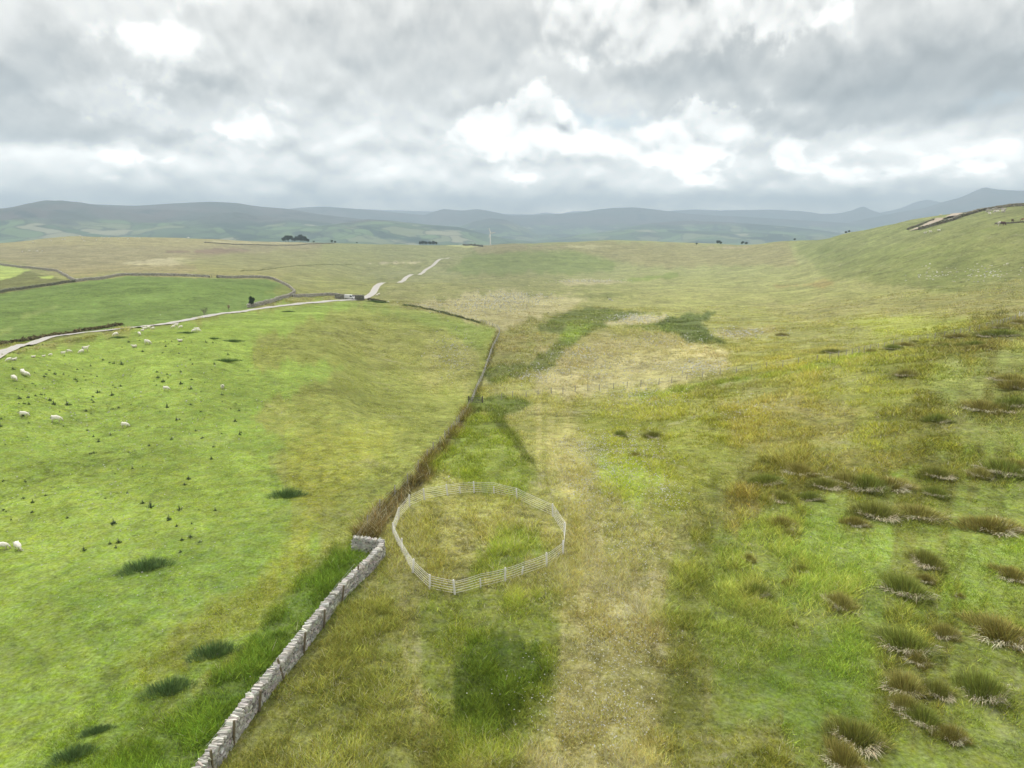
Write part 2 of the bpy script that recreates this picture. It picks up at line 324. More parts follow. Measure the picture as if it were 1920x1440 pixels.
# ------------------------------------------------------------------ what grows where: (outline, colour, straw, blade height, feather, raggedness, strength)
KL = 0.74
PATCH = [
 # left pasture, cropped short
 ([(-2500, 1100), (-600, 800), (0, 668), (200, 625), (400, 592), (640, 564), (700, 563), (760, 576), (870, 597), (935, 618), (905, 700), (875, 765), (800, 855), (735, 940), (665, 1030), (705, 1040), (560, 1230), (380, 1440), (100, 1900), (-3000, 3000)], (146, 158, 76), .10, .07, 3, 3, 1),
 ([(-2500, 1100), (-600, 800), (0, 668), (200, 627), (400, 596), (640, 566), (690, 572), (575, 592), (565, 605), (470, 635), (462, 670), (470, 700), (560, 685), (640, 690), (520, 740), (450, 790), (530, 820), (560, 830), (500, 860), (545, 930), (590, 960), (600, 1040), (540, 1130), (480, 1200), (330, 1300), (220, 1400), (50, 1700), (-3000, 3000)], (143, 172, 68), .0, .05, 12, 18, .95),
 ([(60, 690), (300, 640), (430, 650), (430, 700), (250, 740), (60, 760)], (150, 178, 74), .0, .05, 60, 25, .6),
 ([(0, 900), (260, 850), (480, 880), (420, 1000), (150, 1040), (-100, 1060)], (152, 178, 70), .0, .05, 70, 30, .6),
 ([(150, 1060), (420, 1000), (540, 1010), (480, 1130), (250, 1230), (100, 1180)], (132, 165, 70), .0, .06, 60, 30, .6),
 ([(540, 830), (680, 800), (760, 800), (700, 880), (610, 950), (560, 1050), (500, 1110), (560, 960)], (163, 172, 66), .05, .07, 35, 22, .75),
 ([(640, 600), (900, 610), (880, 690), (820, 740), (700, 690), (620, 640)], (154, 160, 84), .25, .10, 40, 20, .7),
 ([(800, 640), (890, 640), (870, 740), (780, 720)], (168, 170, 104), .4, .10, 40, 25, .6),
 ([(650, 565), (820, 590), (925, 618), (905, 655), (830, 620), (700, 585)], (135, 160, 72), .0, .08, 14, 10, .7),
 ([(400, 1120), (520, 1090), (600, 1040), (560, 1130), (430, 1200), (330, 1260), (250, 1330), (250, 1240)], (150, 158, 66), .1, .1, 45, 25, .7),
 ([(668, 1018), (620, 1045), (545, 1110), (495, 1180), (370, 1300), (230, 1400), (60, 1560), (330, 1560), (395, 1440), (560, 1235), (680, 1090), (712, 1040)], (104, 138, 48), .0, .22, 30, 16, .9),
 ([(200, 1300), (330, 1270), (400, 1330), (300, 1440), (60, 1560), (60, 1440)], (118, 150, 50), .0, .14, 40, 25, .6),
 # corridor on the other side of the wall
 ([(720, 1040), (745, 1100), (770, 1250), (830, 1440), (850, 1900), (120, 1900), (395, 1450), (560, 1240), (690, 1090)], (146, 155, 80), .14, .2, 18, 20, .9),
 ([(720, 1150), (620, 1240), (560, 1330), (640, 1400), (740, 1300)], (132, 142, 66), .08, .2, 40, 25, .6),
 ([(880, 762), (850, 800), (790, 868), (690, 968), (662, 1014), (700, 1022), (762, 945), (832, 872), (884, 800), (900, 765)], (96, 90, 50), .25, .55, 8, 6, 1),
 ([(885, 785), (925, 770), (975, 820), (1015, 880), (1000, 930), (930, 960), (880, 905), (800, 880), (840, 830)], (128, 148, 52), .05, .22, 14, 12, .85),
 ([(940, 780), (1000, 855), (1012, 885), (985, 865), (945, 810), (915, 780)], (90, 102, 46), .0, .3, 6, 4, .8),
 ([(750, 980), (800, 930), (960, 925), (1050, 980), (1050, 1040), (900, 1080), (790, 1080)], (160, 163, 90), .32, .2, 25, 22, .8),
 ([(930, 1000), (1000, 975), (1040, 1040), (960, 1075), (890, 1085), (905, 1040)], (124, 150, 52), .05, .22, 25, 18, .75),
 ([(765, 1110), (1040, 1100), (1070, 1290), (960, 1440), (850, 1440), (770, 1270)], (134, 152, 60), .05, .25, 30, 25, .8),
 ([(865, 1215), (925, 1190), (1010, 1195), (1042, 1262), (990, 1330), (922, 1385), (848, 1372), (836, 1285)], (96, 120, 42), .0, .32, 24, 22, .9),
 ([(1000, 745), (1090, 820), (1120, 1000), (1240, 1120), (1260, 1440), (1280, 1700), (950, 1700), (1060, 1210), (1075, 1100), (1080, 960), (990, 850)], (188, 184, 124), .70, .16, 60, 55, .85),
 ([(1080, 1250), (1230, 1280), (1250, 1500), (1010, 1600), (1010, 1400)], (180, 176, 118), .55, .18, 50, 35, .6),
 ([(880, 757), (892, 728), (903, 700), (917, 660), (932, 618), (940, 620), (926, 660), (913, 700), (902, 730), (892, 760)], (104, 106, 58), .2, .35, 3, 2, .9),
 # mossy middle
 ([(1090, 765), (1380, 715), (1450, 800), (1340, 930), (1250, 980), (1180, 930), (1110, 850)], (150, 160, 66), .2, .18, 30, 25, .85),
 ([(1120, 860), (1190, 850), (1230, 900), (1200, 960), (1130, 920)], (152, 178, 60), .1, .15, 30, 22, .7),
 # bog with rushes
 ([(1290, 1010), (1400, 920), (1500, 850), (1700, 830), (1950, 800), (3500, 800), (5000, 3000), (1380, 3000), (1330, 1440), (1330, 1250), (1240, 1150)], (142, 163, 76), .05, .17, 35, 30, .9),
 ([(1480, 960), (1700, 950), (1950, 1000), (1900, 1120), (1650, 1180), (1450, 1120)], (136, 165, 74), .0, .15, 50, 30, .6),
 ([(1430, 1230), (1620, 1180), (1640, 1330), (1520, 1400), (1400, 1330)], (132, 166, 66), .0, .17, 50, 35, .6),
 ([(1290, 960), (1345, 880), (1370, 900), (1345, 1000), (1310, 1200), (1340, 1440), (1290, 1600), (1240, 1440), (1255, 1150)], (132, 142, 62), .15, .26, 30, 24, .6),
 ([(1380, 880), (1430, 855), (1520, 848), (1720, 845), (1790, 880), (1740, 912), (1600, 925), (1500, 925), (1440, 960), (1370, 960)], (118, 120, 56), .15, .45, 14, 14, .85),
 ([(1540, 850), (1600, 835), (1700, 852), (1680, 885), (1600, 892)], (158, 156, 84), .3, .3, 16, 14, .8),
 ([(1670, 885), (1720, 880), (1745, 900), (1700, 922), (1665, 910)], (150, 190, 55), .0, .12, 10, 10, .9),
 ([(1360, 925), (1405, 890), (1430, 960), (1380, 1010), (1350, 990)], (146, 136, 72), .3, .4, 16, 12, .6),
 ([(1300, 1380), (1440, 1340), (1500, 1430), (1480, 1600), (1330, 1600)], (146, 148, 74), .35, .28, 35, 30, .7),
 # right-hand middle distance
 ([(1340, 745), (1500, 740), (1640, 770), (1640, 830), (1500, 835), (1370, 850)], (158, 156, 82), .3, .2, 25, 20, .8),
 ([(1420, 670), (1700, 650), (1800, 690), (1700, 760), (1640, 850), (1580, 830), (1620, 770), (1500, 730), (1380, 720)], (155, 163, 76), .15, .25, 24, 20, .8),
 ([(1640, 660), (1760, 655), (1800, 700), (1700, 720), (1620, 700)], (126, 136, 58), .1, .4, 20, 16, .75),
 ([(1640, 770), (1780, 740), (1920, 780), (1850, 820), (1680, 860), (1650, 820)], (130, 134, 54), .2, .4, 20, 18, .8),
 ([(1790, 660), (1980, 640), (2400, 700), (2400, 880), (1900, 850), (1800, 800), (1760, 720)], (152, 166, 94), .08, .16, 24, 18, .85),
 ([(1420, 672), (1480, 665), (1560, 690), (1500, 710), (1420, 700)], (160, 158, 76), .3, .3, 14, 12, .7),
 ([(1560, 600), (1700, 590), (1850, 598), (1890, 605), (1760, 632), (1640, 650), (1560, 630)], (172, 184, 84), .0, .1, 16, 12, .8),
 ([(1250, 560), (1600, 600), (1650, 640), (1420, 670), (1340, 640), (1200, 560)], (162, 166, 102), .25, .15, 22, 16, .7),
 ([(1180, 740), (1360, 710), (1500, 690), (1640, 655), (1640, 664), (1500, 702), (1360, 722), (1200, 752)], (126, 148, 60), .0, .3, 8, 8, .7),
 # pale bents and cotton grass beyond the fence corner
 ([(985, 742), (1000, 705), (1060, 660), (1130, 635), (1290, 630), (1375, 660), (1375, 695), (1340, 705), (1200, 728), (1080, 742)], (190, 184, 140), .95, .16, 14, 18, .9),
 ([(1010, 640), (1100, 620), (1250, 625), (1300, 650), (1150, 680), (1000, 700), (960, 720)], (166, 160, 104), .6, .18, 16, 16, .7),
 ([(745, 570), (870, 555), (960, 545), (1100, 558), (1060, 585), (1000, 602), (950, 618), (930, 612), (870, 594)], (186, 180, 136), .95, .12, 10, 12, .9),
 ([(935, 625), (1010, 622), (1015, 640), (960, 665), (930, 660)], (166, 162, 92), .4, .2, 12, 10, .7),
 ([(1005, 612), (1040, 592), (1100, 577), (1160, 580), (1212, 586), (1190, 600), (1110, 622), (1060, 655), (1040, 690), (960, 712), (915, 720), (900, 700), (920, 688), (985, 680), (1030, 650), (1060, 628), (1015, 624)], (110, 124, 62), .05, .25, 7, 6, .9),
 ([(1060, 615), (1110, 608), (1080, 640), (1040, 640)], (140, 165, 66), .0, .2, 10, 8, .7),
 ([(1345, 580), (1290, 590), (1210, 607), (1265, 625), (1300, 645), (1365, 646), (1330, 620), (1320, 605), (1345, 590)], (94, 112, 64), .05, .25, 7, 7, .9),
 ([(1205, 607), (1160, 612), (1240, 622), (1280, 620)], (108, 125, 62), .0, .3, 7, 8, .7),
 ([(1135, 606), (1190, 590), (1245, 592), (1235, 605), (1150, 612)], (196, 190, 158), .9, .15, 6, 6, .9),
 ([(1330, 618), (1440, 610), (1480, 622), (1380, 640), (1345, 630)], (176, 170, 122), .6, .15, 10, 8, .7),
 ([(880, 748), (930, 742), (1000, 748), (1000, 765), (940, 782), (880, 770)], (100, 118, 54), .05, .25, 7, 6, .9),
 # the smooth green field with its darker sward
 ([(-1500, 760), (-300, 600), (0, 550), (138, 530), (240, 518), (400, 522), (500, 524), (530, 535), (548, 548), (540, 556), (470, 578), (330, 604), (215, 617), (0, 648), (-300, 700), (-1500, 900)], (114, 143, 68), .0, .05, 2, 1, 1),
 ([(-300, 640), (60, 590), (260, 548), (400, 538), (380, 552), (200, 585), (0, 620), (-300, 670)], (124, 156, 74), .0, .05, 14, 8, .7),
 ([(225, 612), (400, 566), (520, 548), (530, 556), (460, 580), (340, 603)], (120, 150, 78), .0, .05, 8, 5, .6),
 ([(40, 590), (110, 572), (100, 580), (40, 600)], (160, 178, 110), .0, .05, 8, 4, .5), ([(0, 620), (26, 612), (20, 622), (0, 630)], (160, 178, 110), .0, .05, 6, 4, .5),
 ([(-600, 770), (0, 652), (215, 619), (330, 606), (470, 580), (640, 560), (640, 566), (400, 592), (200, 624), (0, 664), (-600, 790)], (156, 172, 90), .0, .08, 3, 2, .9),
 # moor over to the first skyline
 ([(-1200, 540), (0, 497), (138, 527), (100, 535), (0, 551), (-1200, 700)], (124, 130, 74), .1, .2, 2, 2, .95),
 ([(-400, 500), (0, 497), (58, 506), (42, 512), (20, 522), (-10, 527), (-400, 560)], (176, 196, 92), .0, .05, 2, 2, .95),
 ([(72, 518), (100, 517), (98, 522), (78, 523)], (176, 196, 92), .0, .05, 1, 1, .95),
 ([(-800, 520), (0, 490), (140, 520), (240, 512), (520, 518), (600, 480), (600, 455), (200, 440), (-800, 470)], (164, 150, 112), .1, .1, 12, 6, .75),
 ([(-800, 470), (150, 440), (500, 450), (380, 462), (100, 462), (-800, 485)], (174, 164, 108), .1, .1, 6, 4, .7),
 ([(230, 494), (300, 484), (385, 486), (360, 494), (290, 499)], (194, 184, 142), .2, .1, 3, 4, .9),
 ([(310, 472), (400, 466), (470, 470), (400, 477)], (146, 122, 104), .0, .1, 3, 4, .8),
 ([(330, 452), (480, 454), (580, 454), (560, 458), (450, 458)], (190, 180, 130), .0, .1, 2, 3, .8),
 ([(330, 487), (430, 478), (560, 470), (700, 470), (800, 500), (700, 520), (540, 520), (380, 512)], (156, 158, 92), .1, .1, 10, 6, .7),
 ([(690, 494), (735, 489), (790, 490), (780, 496), (720, 496)], (196, 186, 146), .2, .1, 2, 3, .9),
 ([(500, 548), (640, 520), (760, 520), (700, 560), (600, 556)], (150, 156, 82), .1, .1, 12, 8, .6),
 ([(830, 510), (890, 478), (960, 466), (1080, 470), (1160, 492), (1150, 508), (1040, 516), (900, 512)], (134, 150, 74), .05, .12, 9, 8, .85),
 ([(880, 455), (1060, 460), (1060, 468), (900, 476)], (160, 146, 108), .1, .1, 5, 4, .6),
 ([(1040, 460), (1130, 452), (1300, 458), (1480, 454), (1500, 500), (1200, 500)], (156, 144, 98), .1, .1, 8, 6, .6),
 ([(1040, 526), (1100, 523), (1190, 526), (1180, 531), (1060, 535)], (186, 178, 136), .4, .1, 3, 4, .8),
 ([(1050, 462), (1110, 459), (1150, 461), (1110, 466)], (188, 182, 130), .2, .1, 2, 3, .8),
 ([(1325, 463), (1410, 461), (1400, 466), (1330, 467)], (184, 170, 130), .2, .1, 2, 3, .7),
 ([(835, 459), (870, 458), (896, 461), (880, 464), (845, 462)], (198, 198, 122), .0, .1, 1, 1, .95),
 ([(1150, 525), (1270, 512), (1275, 518), (1180, 530)], (134, 152, 64), .0, .1, 3, 4, .8),
 ([(1480, 452), (1600, 435), (1780, 400), (1920, 385), (2400, 350), (2600, 560), (1900, 520), (1760, 545), (1560, 520), (1500, 480)], (138, 148, 82), .14, .14, 10, 8, .85),
 ([(1540, 470), (1700, 462), (1850, 480), (1800, 540), (1640, 520)], (128, 140, 74), .1, .14, 24, 12, .6),
 ([(1450, 535), (1560, 528), (1560, 534), (1460, 540)], (164, 146, 82), .2, .1, 6, 6, .7),
 ([(1400, 570), (1600, 560), (1980, 560), (1980, 600), (1700, 588), (1500, 600)], (164, 162, 106), .3, .12, 14, 10, .6),
 ([(1060, 556), (1160, 548), (1190, 556), (1120, 562)], (118, 128, 70), .0, .2, 6, 6, .7),
]
ROWS = [
 ('beside the lower edge of the view', [(1603, 1385, 92), (1585, 1432, 85), (1781, 1385, 60), (1733, 1352, 66), (1697, 1328, 50)]),
 ('in the band just above the nearest rushes', [(1697, 1292, 78), (1757, 1302, 52), (1845, 1300, 96), (1720, 1240, 44), (1700, 1212, 80), (1773, 1192, 50), (1878, 1192, 105), (1488, 1172, 18)]),
 ('in the middle of the wet bog', [(1417, 1118, 60), (1578, 1137, 66), (1698, 1112, 84), (1737, 1091, 32), (1479, 1094, 24), (1501, 1070, 26), (1380, 1068, 18), (1405, 1052, 32), (1738, 1058, 70), (1899, 1084, 46), (1864, 1067, 20), (1800, 1120, 14)]),
 ('along the upper edge of the bog', [(1857, 990, 80), (1604, 984, 46), (1640, 966, 90), (1723, 968, 80), (1519, 936, 50), (1468, 938, 62), (1477, 1004, 26), (1465, 986, 52), (1755, 930, 42)]),
 ('in the brown belt above the bog', [(1500, 888, 70), (1545, 912, 60), (1628, 915, 80), (1663, 912, 80), (1755, 893, 70), (1883, 886, 80), (1838, 893, 54), (1909, 878, 56), (1590, 906, 60), (1440, 905, 60)]),
 ('among the yellow grass before the cross fence', [(1900, 716, 66), (1910, 728, 50), (1905, 762, 60), (1885, 770, 50), (1163, 818, 32), (1226, 820, 40), (1190, 856, 20), (1700, 706, 40), (1760, 790, 50), (1845, 770, 60)]),
 ('in the clump along the cross fence', [(1634, 662, 28), (1563, 662, 36), (1676, 655, 40), (1700, 650, 40), (1717, 644, 20), (1766, 650, 30), (1778, 651, 26), (1802, 652, 30), (1830, 648, 45), (1815, 657, 34), (1845, 656, 40), (1467, 630, 26), (1800, 634, 46), (1855, 632, 50), (1883, 630, 50), (1880, 616, 40), (1914, 608, 32)]),
]
for _w, _row in ROWS:            # rank growth spreads out round each rush tussock
    for _x, _y, _wd in _row:
        _rx, _ry = max(_wd * .7, 12), max(_wd * .5, 8)
        PATCH.append(([(_x - 2 + _rx * math.cos(k * math.pi / 4), _y - _wd * .12 + _ry * math.sin(k * math.pi / 4)) for k in range(8)], (126, 128, 62), .15, .36, _ry * 1.1, _ry * .9, .4))
def poly_sd(px, py, poly):
    """signed distance in the outline's own units, positive inside"""
    n = len(poly); d = np.full(px.shape, 1e9); ins = np.zeros(px.shape, bool)
    for i in range(n):
        x0, y0 = poly[i]; x1, y1 = poly[(i + 1) % n]; ex, ey = x1 - x0, y1 - y0
        wx, wy = px - x0, py - y0; t = np.clip((wx * ex + wy * ey) / (ex * ex + ey * ey + 1e-9), 0, 1)
        d = np.minimum(d, (wx - ex * t) ** 2 + (wy - ey * t) ** 2)
        c = ((y0 <= py) & (y1 > py)) | ((y1 <= py) & (y0 > py))
        ins ^= c & (px < x0 + (py - y0) / (ey if ey else 1e-9) * ex)
    d = np.sqrt(d); return np.where(ins, d, -d)

def paint_land():
    X, Y, Z = GX.ravel(), GY.ravel(), GZ.ravel(); D = np.hypot(X, Y)
    px, py = to_px(X, Y, Z)
    back = Y < 2; px = np.where(back, np.where(X > 0, 3500, -2500), px); py = np.where(back, 2500, py)
    base = np.array(srgb(157, 161, 96)); C = np.tile(base, (len(X), 1)); ST = np.full(len(X), .3); HT = np.full(len(X), .2)
    S = np.clip(D / 45, .6, 40)              # raggedness keeps its size in the picture, so its size on the land grows with distance
    w1 = (fbm(X / S, Y / S, .5, 5, 51, .62) - .5) * 2; w2 = (fbm(X / S, Y / S, 2.2, 4, 52, .7) - .5) * 2
    for poly, rgb, st, ht, fe, ra, op in PATCH:
        xs = [p[0] for p in poly]; ys = [p[1] for p in poly]; pad = fe + ra * 3.2 + 6
        sel = np.where((px > min(xs) - pad) & (px < max(xs) + pad) & (py > min(ys) - pad) & (py < max(ys) + pad))[0]
        if not len(sel): continue
        sdv = poly_sd(px[sel], py[sel], poly) + ra * 1.6 * w1[sel] + (ra * 1.0 + 1.5) * w2[sel]
        m = sstep(sdv, -fe * .6, fe * .6) * op
        C[sel] = C[sel] * (1 - m[:, None]) + np.array(srgb(*rgb)) * m[:, None]
        ST[sel] = ST[sel] * (1 - m) + st * m; HT[sel] = HT[sel] * (1 - m) + ht * m
    # slow drifts of greener, browner and yellower growth; strong on rough ground, faint on improved fields
    rough = np.clip((HT - .05) / .12, 0.10, 1)
    n1 = (fbm(X, Y, 1 / 9, 4, 71, .6) - .5) * 2; n2 = (fbm(X / np.clip(D / 150, 1, 8), Y / np.clip(D / 150, 1, 8), 1 / 30, 4, 72, .6) - .5) * 2; n3 = (fbm(X, Y, 1 / 1.6, 3, 73, .6) - .5) * 2
    C *= np.stack([1 + rough * (.15 * n1 + .30 * n2), 1 + rough * (.08 * n1 + .30 * n2), 1 + rough * (.22 * n1 + .22 * n2)], 1) * (1 + .20 * n3 * (.6 + .4 * rough))[:, None]
    HT = HT * (1 + rough * np.clip(1.3 * n1 + .7 * n3, -.6, 1.4)); ST = np.clip(ST * (1 + .9 * n1 + .6 * n3), 0, 1)
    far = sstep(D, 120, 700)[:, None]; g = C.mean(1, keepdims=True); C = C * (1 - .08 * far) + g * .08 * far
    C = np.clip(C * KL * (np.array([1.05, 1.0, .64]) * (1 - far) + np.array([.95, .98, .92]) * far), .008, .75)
    return C.reshape(NA, ND, 3), ST.reshape(NA, ND), HT.reshape(NA, ND)
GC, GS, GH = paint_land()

def ground_material():
    m = bpy.data.materials.new('moor_grass'); m.use_nodes = True; t = NT(m.node_tree); m.node_tree.nodes.clear()
    out = t.n('ShaderNodeOutputMaterial'); b = t.n('ShaderNodeBsdfPrincipled')
    at_ = t.n('ShaderNodeAttribute', attribute_name='tone'); tone = at_.outputs['Color']; straw = at_.outputs['Alpha']
    pos = t.n('ShaderNodeTexCoord').outputs['Object']
    flat = t.vm('MULTIPLY', pos, (1, 1, 0.3))
    nf = t.noise(flat, 5.5, 5, 0.65); nm = t.noise(flat, 1.1, 5, 0.62, 0.6); ng = t.noise(flat, 0.22, 5, 0.6, 0.4); nx = t.noise(flat, 0.045, 5, 0.62, 0.4)
    v = t.m('MULTIPLY_ADD', t.m('SUBTRACT', nf, 0.5), 1.5, 1.0)
    v = t.m('MULTIPLY', v, t.m('MULTIPLY_ADD', t.m('SUBTRACT', nm, 0.5), 1.1, 1.0))
    v = t.m('MULTIPLY', v, t.m('MULTIPLY_ADD', t.m('SUBTRACT', ng, 0.5), 0.8, 1.0))
    v = t.m('MULTIPLY', v, t.m('MULTIPLY_ADD', t.m('SUBTRACT', nx, 0.5), 0.95, 1.0))
    col = t.vm('SCALE', tone, None, v)
    # sparse darker cushions and rush specks on rough ground
    sp = t.rng(t.m('ADD', t.m('MULTIPLY', t.noise(flat, 0.75, 4, .75), .65), t.m('MULTIPLY', t.noise(flat, .06, 3, .6), .35)), .53, .64, 0.0, .45)
    col = t.vm('SCALE', col, None, t.m('SUBTRACT', 1.0, t.m('MULTIPLY', sp, t.rng(straw, .03, .2, .75, 1.0))))
    # coarser cushions of rush and heather, and bleached drifts between them, that still read far off
    cs = t.noise(t.vm('ADD', flat, (37.0, 11.0, 0.0)), 0.16, 6, .72, .5); rg = t.rng(straw, .02, .18, .25, 1.0)
    col = t.vm('SCALE', col, None, t.m('SUBTRACT', 1.0, t.m('MULTIPLY', t.rng(cs, .55, .66, 0.0, .38), rg)))
    col = t.mix(t.m('MULTIPLY', t.rng(cs, .42, .30, 0.0, .42), rg), col, (.34, .32, .20))
    # hue drifts
    hs = t.n('ShaderNodeHueSaturation'); t.setin(hs.inputs['Hue'], t.m('MULTIPLY_ADD', t.m('SUBTRACT', t.noise(flat, 0.7, 5, .6), 0.5), 0.055, 0.5)); t.setin(hs.inputs['Color'], col)
    t.setin(hs.inputs['Saturation'], t.m('MULTIPLY_ADD', t.m('SUBTRACT', t.noise(flat, 2.7, 3, .6), 0.5), 0.6, 0.88))
    # dead straw lying through the sward
    sn = t.noise(t.vm('MULTIPLY', pos, (1.0, 0.55, 0.3)), 7.0, 4, 0.7, 0.8)
    sf = t.m('MULTIPLY', t.rng(t.m('ADD', t.m('MULTIPLY', sn, 0.7), t.m('MULTIPLY', nm, 0.3)), 0.47, 0.66), t.m('MULTIPLY', straw, 0.75))
    col = t.mix(sf, hs.outputs[0], (0.52, 0.50, 0.33))
    t.setin(b.inputs['Base Color'], col); b.inputs['Roughness'].default_value = 0.95; b.inputs['Specular IOR Level'].default_value = 0.08
    bp = t.n('ShaderNodeBump'); bp.inputs['Strength'].default_value = 0.8; bp.inputs['Distance'].default_value = 0.22
    hgt = t.m('ADD', t.m('MULTIPLY', nf, 0.5), t.m('MULTIPLY_ADD', nm, 1.3, t.m('MULTIPLY', ng, 2.0)))
    t.setin(bp.inputs['Height'], hgt); t.setin(b.inputs['Normal'], bp.outputs[0])
    m.node_tree.links.new(b.outputs[0], out.inputs[0]); return m

def build_ground():
    V = np.stack([GX, GY, GZ], -1).reshape(-1, 3)
    idx = np.arange(NA * ND).reshape(NA, ND)
    Q = np.stack([idx[:-1, :-1], idx[1:, :-1], idx[1:, 1:], idx[:-1, 1:]], -1).reshape(-1, 4)
    # small disc under the camera closes the sheet
    k = len(V); V = np.vstack([V, [[0, 0, float(GZ[:, 0].mean())]]])
    cap = np.stack([np.full(NA - 1, k), idx[1:, 0], idx[:-1, 0], np.full(NA - 1, k)], -1)
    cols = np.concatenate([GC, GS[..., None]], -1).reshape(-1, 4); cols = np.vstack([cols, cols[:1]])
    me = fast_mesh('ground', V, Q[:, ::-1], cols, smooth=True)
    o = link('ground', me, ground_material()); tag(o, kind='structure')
    return o
build_ground()

# ------------------------------------------------------------------ valley and mountains
LF = np.arange(math.log(3250.0), math.log(16500.0), 0.0055)
AF = np.concatenate([np.arange(-math.pi, -SECT, R(3.0)), np.arange(-SECT, SECT, R(0.09)), np.arange(SECT, math.pi, R(3.0)), [math.pi]])
RIDGES = [  # distance, depth, base, skyline (column, row)
 (7200, 2600, [(-900, 400), (-300, 402), (0, 393), (60, 386), (115, 380), (190, 384), (260, 386), (330, 382), (400, 379), (450, 381), (490, 388), (540, 392), (600, 402), (700, 414), (800, 424), (900, 440), (1000, 456), (1300, 470)]),
 (5300, 1200, [(-900, 440), (0, 436), (300, 434), (450, 425), (600, 424), (690, 411), (740, 414), (800, 421), (860, 425), (900, 436), (950, 448), (1050, 460), (1500, 470)]),
 (9800, 1900, [(300, 420), (500, 396), (560, 390), (600, 388), (680, 392), (760, 400), (796, 404), (812, 398), (832, 392), (866, 395), (896, 392), (930, 398), (956, 404), (1000, 403), (1080, 399), (1120, 393), (1150, 390), (1190, 389), (1230, 393), (1290, 401), (1400, 407), (1520, 414), (1700, 425), (2500, 440)]),
 (7400, 1200, [(700, 470), (830, 452), (862, 425), (890, 415), (920, 409), (950, 412), (985, 428), (1010, 440), (1040, 438), (1090, 440), (1150, 430), (1220, 418), (1300, 414), (1380, 417), (1470, 424), (1520, 430), (1600, 440), (1800, 450), (2500, 450)]),
 (6100, 900, [(700, 470), (900, 462), (1000, 452), (1100, 438), (1180, 430), (1300, 432), (1420, 436), (1500, 441), (1600, 448), (2500, 450)]),
 (12600, 1700, [(1000, 420), (1200, 402), (1255, 396), (1300, 393), (1350, 395), (1440, 393), (1500, 396), (1545, 402), (1570, 400), (1595, 394), (1613, 386), (1630, 394), (1650, 400), (1700, 410), (2500, 430)]),
 (14200, 1700, [(500, 420), (590, 388), (620, 387), (660, 392), (1000, 402), (1025, 398), (1045, 402), (1075, 396), (1100, 396), (1140, 402), (1640, 400), (1680, 392), (1710, 379), (1730, 374), (1752, 378), (1775, 384), (1860, 400), (2500, 420)]),
 (11000, 2500, [(1500, 440), (1560, 424), (1620, 410), (1680, 398), (1725, 391), (1765, 378), (1795, 370), (1815, 360), (1833, 352), (1850, 355), (1875, 358), (1920, 360), (1980, 366), (2100, 372), (2300, 390), (2700, 410)]),
 (10500, 2000, [(-2500, 400), (-900, 395), (0, 400), (80, 384), (160, 388), (300, 400), (600, 410), (1200, 440), (2500, 400), (3500, 395)]),
]
